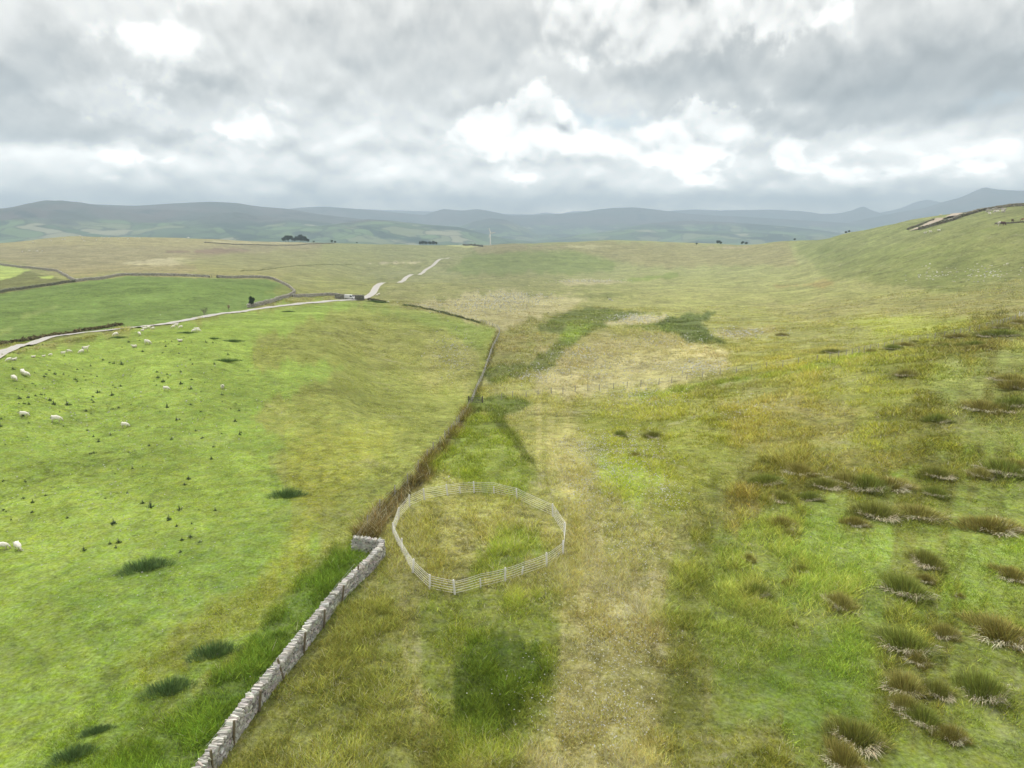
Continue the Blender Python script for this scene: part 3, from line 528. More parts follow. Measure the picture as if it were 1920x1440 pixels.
def build_hills():
    D = np.exp(LF)[None, :]; a = AF[:, None]; X = np.sin(a) * D; Y = np.cos(a) * D
    edge = np.array([float(gz(math.sin(q) * 3240, math.cos(q) * 3240)) for q in AF])[:, None]
    nz = (fbm(X, Y, 1 / 1500, 5, 33, .5) - .5); ny = (fbm(X, Y, 1 / 420, 4, 37, .55) - .5)
    k0 = sstep(D, 3250, 4300)
    Z = edge * (1 - k0) - 100 * k0 + k0 * (nz * 90 + 20 * ny)
    for dist, dep, sky in RIDGES:
        ra = np.array([az_of(p[0]) for p in sky]); rz = np.array([CAMH + dist * float(t_of(p[1], az_of(p[0]))) for p in sky])
        crest = np.interp(AF, ra, rz)
        ker = np.exp(-.5 * (np.arange(-8, 9) / 1.5) ** 2); ker /= ker.sum(); cp = np.pad(crest, 8, mode='edge'); crest = sum(ker[i] * cp[i:i + len(crest)] for i in range(17))[:, None]
        wob = 1 + .25 * nz
        q = (D - dist) / (dep * wob); shape = np.where(q < 0, np.exp(-q * q * 1.5), np.exp(-q * q * 3))
        gul = (1 - shape) * shape * 4
        hgt = -100 + (crest + 100) * shape + gul * (nz * (crest + 130) * .75 + ny * 75) + 8 * ny
        Z = np.maximum(Z, hgt)
    idx = np.arange(len(AF) * len(LF)).reshape(len(AF), len(LF))
    Q = np.stack([idx[:-1, :-1], idx[:-1, 1:], idx[1:, 1:], idx[1:, :-1]], -1).reshape(-1, 4)
    slope = sstep(Z, 10, 190)
    me = fast_mesh('hills', np.stack([X, Y, Z], -1).reshape(-1, 3), Q, np.stack([slope.ravel()] * 3, 1), 'tone', True)
    m = bpy.data.materials.new('far_country'); m.use_nodes = True; t = NT(m.node_tree); m.node_tree.nodes.clear()
    out = t.n('ShaderNodeOutputMaterial'); b = t.n('ShaderNodeBsdfDiffuse')
    pos = t.n('ShaderNodeTexCoord').outputs['Object']; p2 = t.vm('MULTIPLY', pos, (1, 1, 0))
    w = t.n('ShaderNodeTexNoise', noise_dimensions='2D'); t.setin(w.inputs['Vector'], p2); w.inputs['Scale'].default_value = 0.002; w.inputs['Detail'].default_value = 3
    pw = t.vm('ADD', p2, t.vm('SCALE', t.vm('SUBTRACT', w.outputs['Color'], (.5, .5, .5)), None, 500.0))
    vo = t.n('ShaderNodeTexVoronoi', feature='F1', voronoi_dimensions='2D'); vo.inputs['Scale'].default_value = 0.0052; t.setin(vo.inputs['Vector'], pw)
    ve = t.n('ShaderNodeTexVoronoi', feature='DISTANCE_TO_EDGE', voronoi_dimensions='2D'); ve.inputs['Scale'].default_value = 0.0052; t.setin(ve.inputs['Vector'], pw)
    sc = t.n('ShaderNodeSeparateColor'); t.setin(sc.inputs[0], vo.outputs['Color'])
    rp = t.n('ShaderNodeValToRGB'); e = rp.color_ramp.elements; rp.color_ramp.interpolation = 'CONSTANT'
    e[0].position = 0; e[0].color = (.08, .13, .045, 1); e[1].position = .25; e[1].color = (.14, .21, .075, 1)
    for ps, c in ((.5, (.19, .22, .10, 1)), (.68, (.09, .14, .055, 1)), (.84, (.28, .28, .16, 1)), (.93, (.09, .14, .05, 1))):
        q = e.new(ps); q.color = c
    t.setin(rp.inputs[0], sc.outputs[0])
    hedge = t.rng(ve.outputs['Distance'], 0.03, 0.085, 0.75, 0.0)
    wood = t.rng(t.noise(p2, 0.0016, 6, .62, .8), 0.51, 0.56)
    fields = t.mix(hedge, rp.outputs[0], (.025, .05, .02)); fields = t.mix(t.m('MULTIPLY', wood, .95), fields, (.022, .05, .022))
    moor = t.mix(t.rng(t.noise(p2, 0.0012, 7, .65, 1.2), .38, .62), (.11, .095, .075), (.055, .070, .042))
    moor = t.mix(t.rng(t.noise(p2, 0.004, 5, .6), .56, .66), moor, (.028, .042, .028))
    at_ = t.n('ShaderNodeAttribute', attribute_name='tone')
    s2 = t.n('ShaderNodeSeparateColor'); t.setin(s2.inputs[0], at_.outputs['Color'])
    up = t.m('ADD', s2.outputs[0], t.m('MULTIPLY', t.m('SUBTRACT', t.noise(p2, 0.0022, 4, .6), .5), .9))
    col = t.mix(t.rng(up, .12, .36), fields, moor)
    t.setin(b.inputs[0], col); m.node_tree.links.new(b.outputs[0], out.inputs[0])
    o = link('hills', me, m); tag(o, kind='structure')
build_hills()

# haze: even air in one closed box round the land
hb = bpy.data.meshes.new('haze'); bm = bmesh.new(); bmesh.ops.create_cube(bm, size=1.0); bm.to_mesh(hb); bm.free()
haze = link('haze', hb); HZ0, HZ1 = -220.0, 770.0
haze.scale = (36000, 36000, HZ1 - HZ0); haze.location = (0, 0, (HZ0 + HZ1) / 2)
hm = bpy.data.materials.new('haze'); hm.use_nodes = True; t_ = NT(hm.node_tree); hm.node_tree.nodes.clear()
_o = t_.n('ShaderNodeOutputMaterial'); _v2 = t_.n('ShaderNodeVolumePrincipled')
_v2.inputs['Color'].default_value = (0.66, 0.84, 1.0, 1); _v2.inputs['Density'].default_value = 1.8e-4; _v2.inputs['Anisotropy'].default_value = 0.0
hm.node_tree.links.new(_v2.outputs[0], _o.inputs['Volume']); hb.materials.append(hm); tag(haze, kind='stuff')

# ------------------------------------------------------------------ materials for things
def attr_mat(name, rough=0.9, mult=(1, 1, 1), nscale=None, spec=0.1, twoside=None):
    """surface whose own colour comes from the mesh attribute 'tone', broken up by fine noise"""
    m = bpy.data.materials.new(name); m.use_nodes = True; t = NT(m.node_tree); b = m.node_tree.nodes['Principled BSDF']
    a = t.n('ShaderNodeAttribute', attribute_name='tone').outputs['Color']
    col = t.vm('MULTIPLY', a, mult)
    if nscale:
        p = t.n('ShaderNodeTexCoord').outputs['Object']
        col = t.vm('SCALE', col, None, t.m('MULTIPLY_ADD', t.m('SUBTRACT', t.noise(p, nscale, 5, .65, dims='3D'), .5), .9, 1.0))
    t.setin(b.inputs['Base Color'], col); b.inputs['Roughness'].default_value = rough; b.inputs['Specular IOR Level'].default_value = spec
    return m
def plain_mat(name, c, rough=0.6, metal=0.0, nscale=6.0, var=0.25, spec=0.4):
    m = bpy.data.materials.new(name); m.use_nodes = True; t = NT(m.node_tree); b = m.node_tree.nodes['Principled BSDF']
    p = t.n('ShaderNodeTexCoord').outputs['Object']
    k = t.m('MULTIPLY_ADD', t.m('SUBTRACT', t.noise(p, nscale, 4, .6, dims='3D'), .5), var * 2, 1.0)
    col = t.n('ShaderNodeRGB'); col.outputs[0].default_value = (*c, 1)
    t.setin(b.inputs['Base Color'], t.vm('SCALE', col.outputs[0], None, k))
    b.inputs['Roughness'].default_value = rough; b.inputs['Metallic'].default_value = metal; b.inputs['Specular IOR Level'].default_value = spec
    return m
M_BLADE = attr_mat('grass_blades', .85)
M_STONE = attr_mat('dry_stone', .92, nscale=9.0)
M_POST = plain_mat('weathered_post', (.36, .34, .30), .85, nscale=4)
M_PALE = plain_mat('pale_post', (.70, .68, .64), .8, nscale=4)
M_WIRE = plain_mat('galvanised_wire', (.55, .55, .54), .5, .3)
M_PALEWIRE = plain_mat('pale_wire', (.82, .81, .77), .6)

# ------------------------------------------------------------------ the sward: blades and tufts, thickest near the camera
def blades(bx, by, h, w, lean, col, tipmix=None):
    """one tapered blade per base point; returns vertices (n*3), triangles and colours"""
    n = len(bx); bz = gz(bx, by) - 0.02
    az = RNG.uniform(0, 2 * math.pi, n); lz = RNG.uniform(0, 2 * math.pi, n)
    V = np.empty((n, 3, 3)); B = np.stack([bx, by, bz], 1); side = np.stack([np.cos(az), np.sin(az), np.zeros(n)], 1) * (w * .5)[:, None]
    V[:, 0] = B - side; V[:, 1] = B + side
    V[:, 2] = B + np.stack([np.cos(lz) * lean, np.sin(lz) * lean, h], 1)
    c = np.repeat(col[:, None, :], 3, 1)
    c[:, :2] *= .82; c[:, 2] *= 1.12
    return V.reshape(-1, 3), c.reshape(-1, 3)

def build_grass():
    N = 1150000
    az = RNG.uniform(-R(41), R(41), N); u = RNG.uniform(0, 1, N)
    D = 21.0 * (330.0 / 21.0) ** (u ** 1.12)
    x, y = np.sin(az) * D, np.cos(az) * D
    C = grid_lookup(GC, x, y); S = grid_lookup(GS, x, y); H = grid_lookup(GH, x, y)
    far = np.clip(D / 38, 1, 6)
    cl = fbm(x / np.sqrt(far), y / np.sqrt(far), 1 / 1.5, 4, 91, .6); cl2 = fbm(x / far, y / far, 1 / 3.5, 3, 92, .6)
    keep = RNG.uniform(0, 1, N) < np.clip((cl - .36) * 3.2, .08, 1) * np.clip(.35 + H * 3.2, .3, 1)
    x, y, C, S, H, far, cl, cl2, D = [q[keep] for q in (x, y, C, S, H, far, cl, cl2, D)]
    n = len(x)
    # tufts: three or four blades around each kept point
    rep = 3; x = np.repeat(x, rep); y = np.repeat(y, rep); C = np.repeat(C, rep, 0); S = np.repeat(S, rep); H = np.repeat(H, rep); far = np.repeat(far, rep); cl = np.repeat(cl, rep); cl2 = np.repeat(cl2, rep)
    n = len(x); r = .10 * far ** .8; x = x + RNG.normal(0, 1, n) * r; y = y + RNG.normal(0, 1, n) * r
    h = np.minimum(H, .75) * RNG.uniform(.45, 1.35, n) * (.6 + cl * .9) * far ** .25
    w = (.020 + .030 * np.minimum(H, .4)) * far ** .9 * RNG.uniform(.6, 1.4, n); lean = h * RNG.uniform(.4, 1.5, n)
    st = RNG.uniform(0, 1, n) < S * (.18 + .55 * (cl2 > .5)) * .8
    v = np.exp(RNG.normal(0, .32, n)) * (1 + (cl2 - .5) * .7) * (1 + (cl - .55) * .5)
    C = C * (v * (1.10 + 2.5 * np.minimum(H, .38)))[:, None]
    C[:, 0] *= 1 + .12 * H; C[:, 2] *= 1 + .8 * H
    C *= np.stack([1 + RNG.normal(0, .10, n), np.ones(n), 1 + RNG.normal(0, .12, n)], 1)
    sc = np.array([.56, .53, .34]) * RNG.uniform(.75, 1.2, n)[:, None]
    C = np.where(st[:, None], sc, C)
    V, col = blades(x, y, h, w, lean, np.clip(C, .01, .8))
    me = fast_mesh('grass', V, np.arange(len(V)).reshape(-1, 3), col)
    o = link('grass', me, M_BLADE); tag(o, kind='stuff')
build_grass()

def build_flowers():
    """bog cotton, bedstraw and daisies: small pale heads on short stalks"""
    spots = [((1140, 870), 75, 60, 700), ((1100, 930), 60, 50, 420), ((1205, 745), 80, 20, 420), ((1090, 840), 50, 30, 260), ((1180, 1010), 60, 70, 420), ((1160, 1180), 80, 110, 520), ((1120, 1330), 90, 90, 260),
             ((1250, 930), 40, 30, 180), ((1200, 850), 60, 40, 220), ((850, 665), 40, 40, 260), ((250, 780), 260, 100, 260), ((180, 950), 220, 90, 200), ((350, 1120), 200, 120, 160), ((1120, 690), 120, 30, 500), ((1310, 690), 60, 14, 380),
             ((1190, 598), 50, 8, 350), ((960, 560), 70, 12, 380), ((900, 575), 90, 14, 380), ((1390, 625), 60, 10, 250), ((1080, 660), 60, 16, 250), ((1000, 705), 40, 16, 260), ((1100, 528), 60, 3, 160),
             ((1760, 520), 60, 8, 20), ((1860, 515), 60, 12, 30), ((1820, 505), 70, 12, 16), ((840, 905), 30, 25, 26), ((1060, 1080), 60, 40, 50), ((1400, 770), 60, 30, 120), ((1500, 1040), 200, 120, 60), ((1240, 640), 90, 14, 150), ((1020, 1300), 90, 120, 110), ((1180, 1350), 60, 80, 120)]
    P = []
    for (cx, cy), rx, ry, n in spots:
        for _ in range(n):
            px, py = RNG.normal(cx, rx * .55), RNG.normal(cy, ry * .55)
            if px < 0 or px > 1920 or py < 470: continue
            p = at(px, py); P.append((p.x, p.y, p.z, math.hypot(p.x, p.y)))
    P = np.array(P); n = len(P); far = np.clip(P[:, 3] / 45, .8, 9)
    s = .043 * far * RNG.uniform(.5, 1.5, n); hh = .12 + .03 * far
    oc = np.array([[1, 0, 0], [-.5, .87, 0], [-.5, -.87, 0], [0, 0, .8], [0, 0, -.5]])
    fc = np.array([[0, 1, 3], [1, 2, 3], [2, 0, 3], [1, 0, 4], [2, 1, 4], [0, 2, 4]])
    V = P[:, None, :3] + oc[None] * s[:, None, None] + np.array([0, 0, 1]) * hh[:, None, None]
    Fc = fc[None] + (np.arange(n) * 5)[:, None, None]
    c = np.tile(np.array([[.60, .60, .54]]), (n, 1)) * RNG.uniform(.6, 1.15, n)[:, None]
    me = fast_mesh('wildflowers', V.reshape(-1, 3), Fc.reshape(-1, 3), np.repeat(c, 5, 0)); o = link('wildflowers', me, M_BLADE); tag(o, kind='stuff')
build_flowers()

# ------------------------------------------------------------------ road
def smooth_path(pts, step):
    pts = [Vector((p[0], p[1], 0)) for p in pts]; out = []
    P = [pts[0] * 2 - pts[1]] + pts + [pts[-1] * 2 - pts[-2]]
    for i in range(1, len(P) - 2):
        a, b, c, d = P[i - 1:i + 3]; n = max(2, int((c - b).length / step))
        for k in range(n):
            t = k / n; out.append(.5 * ((2 * b) + (c - a) * t + (2 * a - 5 * b + 4 * c - d) * t * t + (3 * b - a - 3 * c + d) * t ** 3))
    out.append(pts[-1]); return out
def strip(name, pts, width, mat, lift, step=1.5, cross=7, rag=0.0):
    sp = smooth_path(pts, step); V = []; W = []
    for i, p in enumerate(sp):
        t = (sp[min(i + 1, len(sp) - 1)] - sp[max(i - 1, 0)]).normalized(); nrm = Vector((t.y, -t.x, 0))
        w = width * (.52 + .48 * min(1, max(0, (p.y - 110) / 190))) * (1 + rag * (vnoise(np.array([p.x * .35]), np.array([p.y * .35]), 5)[0] - .5))
        for k in range(cross):
            q = p + nrm * w * (k / (cross - 1) - .5); V.append((q.x, q.y, 0)); W.append(abs(k / (cross - 1) - .5) * 2)
    V = np.array(V); n = len(sp)
    idx = np.arange(n * cross).reshape(n, cross)
    # stay above the highest land point within each cell
    z = gz(V[:, 0], V[:, 1]); zz = z.reshape(n, cross); zp = np.pad(zz, ((1, 1), (0, 0)), mode='edge'); zz = np.maximum(zz, np.maximum(zp[:-2], zp[2:]) - .10)
    V[:, 2] = (zz + lift).ravel()
    Q = np.stack([idx[:-1, :-1], idx[:-1, 1:], idx[1:, 1:], idx[1:, :-1]], -1).reshape(-1, 4)
    me = fast_mesh(name, V, Q[:, ::-1] if False else Q, np.stack([np.array(W)] * 3, 1), smooth=True)
    return link(name, me, mat)
def road_mat(name, a, b_, c):
    m = bpy.data.materials.new(name); m.use_nodes = True; t = NT(m.node_tree); b = m.node_tree.nodes['Principled BSDF']
    w = t.n('ShaderNodeAttribute', attribute_name='tone').outputs['Fac']; p = t.n('ShaderNodeTexCoord').outputs['Object']
    n1 = t.noise(p, 1.3, 5, .65, dims='3D'); n2 = t.noise(p, 14, 3, .6, dims='3D')
    e = t.rng(t.m('ADD', w, t.m('MULTIPLY', t.m('SUBTRACT', n1, .5), .7)), .68, .98)
    col = t.mix(e, a, b_); col = t.mix(t.rng(t.m('ABSOLUTE', t.m('SUBTRACT', w, .45)), .0, .2, .35, 0), col, c)
    t.setin(b.inputs['Base Color'], t.vm('SCALE', col, None, t.m('MULTIPLY_ADD', t.m('ADD', n1, n2), .35, .65))); b.inputs['Roughness'].default_value = .9
    return m
M_ROAD = road_mat('pale_asphalt', (.40, .385, .36), (.50, .46, .38), (.46, .44, .41))
M_TRACK = road_mat('stone_track', (.36, .30, .23), (.30, .28, .18), (.38, .32, .25))
road_px = [(-120, 700), (0, 663), (60, 645), (120, 628.5), (200, 620.5), (280, 611), (360, 599.5), (440, 586), (500, 577), (560, 570), (610, 565.5), (640, 563.5)]
pts = [on_land(-700, 96, 700)] + [at(*p) for p in road_px]
e0 = pts[-1]; rm = on_land(672, 322, 563)
pts += [rm]
for px, py, dm in ((695, 553, 335), (703, 543, 335), (712, 533, 335)): pts.append(at(px, py, dm))
for px, d in ((735, 480), (752, 530)): pts.append(on_land(px, d, 528))
for px, py, dm in ((762, 520, 520), (771, 515, 520)): pts.append(at(px, py, dm))
pts.append(on_land(785, 670, 515))
for px, py, dm in ((800, 505, 690), (814, 496, 690), (826, 486, 690)): pts.append(at(px, py, dm))
pts.append(on_land(833, 885, 485)); pts.append(on_land(842, 925, 485))
ROAD = pts
tag(strip('road', pts, 3.7, M_ROAD, .10, 2.0, 7, .12), kind='structure')
tr = [at(1716, 432, 380), at(1735, 424, 380), at(1752, 417, 380), at(1768, 411, 380), at(1785, 407, 380), on_land(1800, 640, 400), on_land(1830, 720, 400)]
tag(strip('track', tr, 9.0, M_TRACK, .25, 2.0, 7, .6), kind='structure')

# ------------------------------------------------------------------ dry stone walls
def stones(cent, sizes, rots, jit, cols, tilt=None):
    """irregular blocks: centres (n,3), sizes (n,3), headings (n,)"""
    n = len(cent); c8 = np.array([[i, j, k] for i in (-.5, .5) for j in (-.5, .5) for k in (-.5, .5)])
    P = np.repeat(c8[None], n, 0) * (1 + RNG.uniform(-jit, jit, (n, 8, 3))); P = P * sizes[:, None, :]
    if tilt is not None:
        ct, stt = np.cos(tilt)[:, None], np.sin(tilt)[:, None]; x = P[..., 0] * ct - P[..., 2] * stt; z = P[..., 0] * stt + P[..., 2] * ct; P[..., 0], P[..., 2] = x, z
    cr, sr = np.cos(rots)[:, None], np.sin(rots)[:, None]; x = P[..., 0] * cr - P[..., 1] * sr; y = P[..., 0] * sr + P[..., 1] * cr
    P = np.stack([x, y, P[..., 2]], -1) + cent[:, None, :]
    f = np.array([[0, 1, 3, 2], [4, 6, 7, 5], [0, 4, 5, 1], [2, 3, 7, 6], [0, 2, 6, 4], [1, 5, 7, 3]])
    return P.reshape(-1, 3), (f[None] + (np.arange(n) * 8)[:, None, None]).reshape(-1, 4), np.repeat(cols, 8, 0)
def wall(path, height, width, stone, label, name='stone_wall', tone=(.44, .42, .38), gaps=(), drop=0.0, group=None, cat='wall'):
    """stacked courses on both faces over a rubble heart, with a row of upright cope stones"""
    sp = smooth_path(path, stone * .5); L = [0]
    for a, b in zip(sp, sp[1:]): L.append(L[-1] + (b - a).length)
    L = np.array(L); A = np.array([(p.x, p.y) for p in sp]); tot = L[-1]
    def pos(s):
        x = np.interp(s, L, A[:, 0]); y = np.interp(s, L, A[:, 1]); x2 = np.interp(np.minimum(s + .3, tot), L, A[:, 0]); y2 = np.interp(np.minimum(s + .3, tot), L, A[:, 1])
        x1 = np.interp(np.maximum(s - .3, 0), L, A[:, 0]); y1 = np.interp(np.maximum(s - .3, 0), L, A[:, 1]); return x, y, np.arctan2(y2 - y1, x2 - x1)
    o0 = Vector((A[0, 0], A[0, 1], float(gz(A[0, 0], A[0, 1])))); org = np.array(o0)
    root = empty(name, o0); tag(root, label, cat, group)
    ch = stone * .52; nc = max(2, int(round(height / ch))); ch = height / nc
    Cn, Sz, Rt, Cl = [], [], [], []
    def gapmask(s):
        k = np.ones(len(s), bool)
        for a, b in gaps: k &= ~((s > a) & (s < b))
        return k
    for c in range(nc):
        for side in (-1, 1):
            s = np.arange(0, tot, stone); s = s + RNG.uniform(-.3, .3, len(s)) * stone + (c % 2) * stone * .5; s = np.clip(s, 0, tot); s = s[gapmask(s)]
            x, y, th = pos(s); off = side * (width * .5 - .06 * width * c / nc * 3 - stone * .22) + RNG.normal(0, .045 * stone, len(s))
            x = x - np.sin(th) * off; y = y + np.cos(th) * off
            hv = 1 + .16 * (vnoise(s * .25, s * 0, 7) - .5)
            z = gz(x, y) + ch * (c + .45) * hv - drop
            Cn.append(np.stack([x, y, z], 1)); n = len(s)
            Sz.append(np.stack([stone * RNG.uniform(.7, 1.35, n), stone * RNG.uniform(.55, .8, n), ch * RNG.uniform(.75, 1.1, n)], 1)); Rt.append(th + RNG.normal(0, .10, n))
            Cl.append(np.array(tone)[None] * np.exp(RNG.normal(0, .22, n))[:, None] * (1 + RNG.normal(0, .04, (n, 3))))
    # heart
    s = np.arange(0, tot, stone * .9); s = s[gapmask(s)]; x, y, th = pos(s); n = len(s)
    Cn.append(np.stack([x, y, gz(x, y) + height * .45], 1)); Sz.append(np.stack([np.full(n, stone * 1.1), np.full(n, width * .5), np.full(n, height * .9)], 1)); Rt.append(th); Cl.append(np.tile(np.array([[.10, .095, .085]]), (n, 1)))
    V, Fq, Cc = stones(np.vstack(Cn) - org, np.vstack(Sz), np.concatenate(Rt), .28, np.clip(np.vstack(Cl), .03, .7)); me = fast_mesh('stone_courses', V, Fq, Cc); link('stone_courses', me, M_STONE, root)
    cw = stone * .34; s = np.arange(0, tot, cw); s = s + RNG.uniform(-.3, .3, len(s)) * cw; s = np.clip(s, 0, tot); s = s[gapmask(s)]; s = s[RNG.uniform(0, 1, len(s)) > .05]
    x, y, th = pos(s); n = len(s); hv = 1 + .16 * (vnoise(s * .25, s * 0, 7) - .5); hc = stone * .75
    Cn = np.stack([x + RNG.normal(0, .03, n), y + RNG.normal(0, .03, n), gz(x, y) + height * hv + hc * .28 - drop], 1) - org
    Sz = np.stack([cw * RNG.uniform(.7, 1.25, n), width * RNG.uniform(.72, 1.15, n), hc * RNG.uniform(.55, 1.35, n)], 1)
    cc = np.array(tone)[None] * 1.15 * np.exp(RNG.normal(0, .20, n))[:, None] * (1 + RNG.normal(0, .03, (n, 3)))
    V, Fq, Cc = stones(Cn, Sz, th + RNG.normal(0, .26, n), .34, np.clip(cc, .05, .75), tilt=RNG.normal(.25, .24, n)); me = fast_mesh('cope_stones', V, Fq, Cc); link('cope_stones', me, M_STONE, root)
    return root
near_wall = [at(664, 1032), at(690, 1034), at(712, 1037), at(717, 1043), at(700, 1064), at(640, 1124), at(560, 1228), at(470, 1343), at(402, 1440), at(330, 1545), at(265, 1640)]
wall(near_wall, .82, .36, .20, 'grey dry stone wall with upright cope stones and a short return beside the ring enclosure', tone=(.42, .405, .37))

# far field walls
def W(pxs, h, w, st, label, dmin=0.0, tone=(.40, .375, .33), **k):
    wall([at(px, py, dmin) for px, py in pxs], h, w, st, label, tone=tone, **k)
W([(-60, 487), (0, 497), (30, 501), (62, 504), (88, 507), (108, 510), (122, 518), (134, 525), (141, 529)], 0.95, .5, .5, 'dark stone wall dropping downhill behind the pale grass patch to the green field corner', 250)
W([(-60, 560), (0, 549), (40, 543), (90, 536), (141, 529)], 0.8, .6, .5, 'low mossy stone wall along the upper edge of the dark rough strip', 200, (.22, .22, .16))
W([(141, 529), (180, 525), (215, 519), (240, 516.5), (300, 517), (350, 518.5), (393, 520.5)], 0.95, .5, .5, 'stone wall along the far side of the smooth green field up to the gateway', 200)
W([(407, 521), (450, 521.5), (495, 521.5), (518, 527), (535, 535), (549, 545), (553, 549), (546, 554), (530, 560), (510, 567), (490, 572), (465, 577)], 0.95, .5, .5, 'stone wall curving round the end of the smooth green field to the lone bush', 200)
W([(549, 557), (575, 557), (600, 555), (628, 554), (636, 556)], 0.95, .5, .5, 'pale topped stone wall running from the field corner to the roadside fold', 240)
W([(383, 455), (420, 457.5), (470, 459.5), (520, 460.5), (560, 459.5), (600, 457.5), (628, 456)], 0.7, .8, .8, 'thin dark stone wall crossing the far moor below the tree clump', 650, (.28, .26, .20))
W([(868, 459), (890, 461.5), (905, 463)], 1.6, 1.2, 1.4, 'short dark wall beside the yellow strip of field under the turbine', 800, (.15, .15, .12))
W([(1724, 431), (1745, 425.5), (1775, 417), (1800, 408), (1820, 402), (1836, 397.5)], 1.2, 2.4, 1.3, 'dark stone bank climbing the hill beside the pale track', 350, (.20, .185, .14))
W([(1836, 397), (1850, 393), (1870, 390), (1895, 388), (1925, 386.5), (1970, 385)], 1.1, 1.6, 1.2, 'dark stone bank along the crest of the right-hand hill', 350, (.20, .185, .14))
W([(1702, 431), (1722, 424), (1740, 417), (1755, 412.5)], 0.8, 1.8, 1.1, 'broken dark bank along the upper edge of the pale track', 350, (.20, .19, .13))
W([(1866, 420.5), (1880, 420), (1900, 418.5), (1925, 417)], .35, .7, .5, 'low dark wall where the ponies graze on the hillside', 300, (.16, .15, .12))

# the roadside fold round the parked van
def px_wall(pts, h, lab, tone): wall([at(px, py, 240) for px, py in pts], h, .6, .45, lab, name='stone_wall', tone=tone)
VAN_AT = at(656, 562.0, 230)
_vd = math.hypot(VAN_AT.x, VAN_AT.y); _s = _vd / F          # metres per picture unit at the fold
fo = Vector((VAN_AT.x, VAN_AT.y, 0)); ux = Vector((math.cos(az_of(656, 562)), -math.sin(az_of(656, 562)), 0)); uy = Vector((-ux.y, ux.x, 0))
def fold(a, b): return fo + ux * a * _s + uy * b
wall([fold(-24, 1.0), fold(-24, -1.5), fold(-10, -2.6)], 1.9, .6, .42, 'grey stone wall end standing at the back of the parked van', tone=(.26, .25, .21))
wall([fold(10, -2.4), fold(20, -1.6), fold(24, 1.5), fold(25, 5)], 1.9, .6, .42, 'dark stone wall in front of the bonnet of the parked van', tone=(.17, .17, .13))
wall([fold(-21, 1.5), fold(-8, 3.6), fold(8, 4.6), fold(22, 5.6)], 1.8, .6, .42, 'low stone wall behind the parked van', tone=(.30, .28, .24))

# ------------------------------------------------------------------ fences
def tube_rows(P, r, sides=6):
    """tube through points P (n,3)"""
    P = [Vector(p) for p in P]; V = []; Fq = []
    for i, p in enumerate(P):
        t = (P[min(i + 1, len(P) - 1)] - P[max(i - 1, 0)]).normalized(); a = t.orthogonal().normalized(); b = t.cross(a)
        if abs(t.z) < .9: a = t.cross(Vector((0, 0, 1))).normalized(); b = t.cross(a)
        for k in range(sides):
            th = 2 * math.pi * k / sides; V.append(tuple(p + (a * math.cos(th) + b * math.sin(th)) * r))
    for i in range(len(P) - 1):
        for k in range(sides): Fq.append((i * sides + k, i * sides + (k + 1) % sides, (i + 1) * sides + (k + 1) % sides, (i + 1) * sides + k))
    return V, Fq
def post_mesh(h, r, name, round_=True, rough=.012):
    bm = bmesh.new(); n = 8 if round_ else 4; rings = []
    for z, rr in ((-.25, r), (0.0, r * 1.04), (h * .5, r), (h - .05, r * .96), (h, r * .72)):
        rings.append([bm.verts.new(((rr + random.uniform(-1, 1) * rough) * math.cos(2 * math.pi * (k + .5) / n), (rr + random.uniform(-1, 1) * rough) * math.sin(2 * math.pi * (k + .5) / n), z)) for k in range(n)])
    for a, b in zip(rings, rings[1:]):
        for k in range(n): bm.faces.new((a[k], a[(k + 1) % n], b[(k + 1) % n], b[k]))
    bm.faces.new(rings[-1]); me = bpy.data.meshes.new(name); bm.to_mesh(me); bm.free(); return me
def fence(path, spacing, height, label, rad=.055, mat=M_POST, wires=(.35, .62, .88, 1.08), wr=.012, wmat=M_WIRE, name='wire_fence', cat='fence', closed=False, lean=.03, positions=None, jitter=.12, sway=None, every_tall=None, wire_name='wire'):
    if positions is None:
        sp = smooth_path(path, .5); L = [0]
        for a, b in zip(sp, sp[1:]): L.append(L[-1] + (b - a).length)
        n = max(2, int(L[-1] / spacing)); S = [L[-1] * i / n + random.uniform(-jitter, jitter) * spacing for i in range(n + 1)]
        xs = np.interp(S, L, [p.x for p in sp]); ys = np.interp(S, L, [p.y for p in sp]); positions = [(x, y) for x, y in zip(xs, ys)]
    o = Vector((positions[0][0], positions[0][1], float(gz(*positions[0])))); root = empty(name, o); tag(root, label, cat)
    me = post_mesh(height, rad, 'post'); me.materials.append(mat); me2 = post_mesh(height * .62, rad * .8, 'post'); me2.materials.append(mat)
    tops = []
    for i, (x, y) in enumerate(positions):
        z = float(gz(x, y)); short = every_tall is not None and i in every_tall
        p = link('post', me2 if short else me, None, root); p.location = (x - o.x, y - o.y, z - o.z)
        lx, ly = random.gauss(0, lean), random.gauss(0, lean)
        if sway is not None: sx, sy = sway(x, y); lx += sx; ly += sy
        p.rotation_euler = (-ly, lx, random.uniform(0, 3)); p.scale = (1, 1, random.uniform(.93, 1.06))
        tops.append(Vector((x - o.x, y - o.y, z - o.z, )) ); tops[-1] = (tops[-1], lx, ly)
    if closed: tops.append(tops[0])
    for wz in wires:
        P = []
        for i in range(len(tops) - 1):
            (a, ax, ay), (b, bx, by) = tops[i], tops[i + 1]
            A = a + Vector((ax * wz, ay * wz, wz * height / 1.15)); B = b + Vector((bx * wz, by * wz, wz * height / 1.15))
            for k in range(4): t = k / 4; P.append(A.lerp(B, t) - Vector((0, 0, .10 * t * (1 - t))))
        a, ax, ay = tops[-1]; P.append(a + Vector((ax * wz, ay * wz, wz * height / 1.15)))
        V, Fq = tube_rows(P, wr, 4); m2 = fast_mesh(wire_name, np.array(V), np.array(Fq)); link(wire_name, m2, wmat, root)
    return root
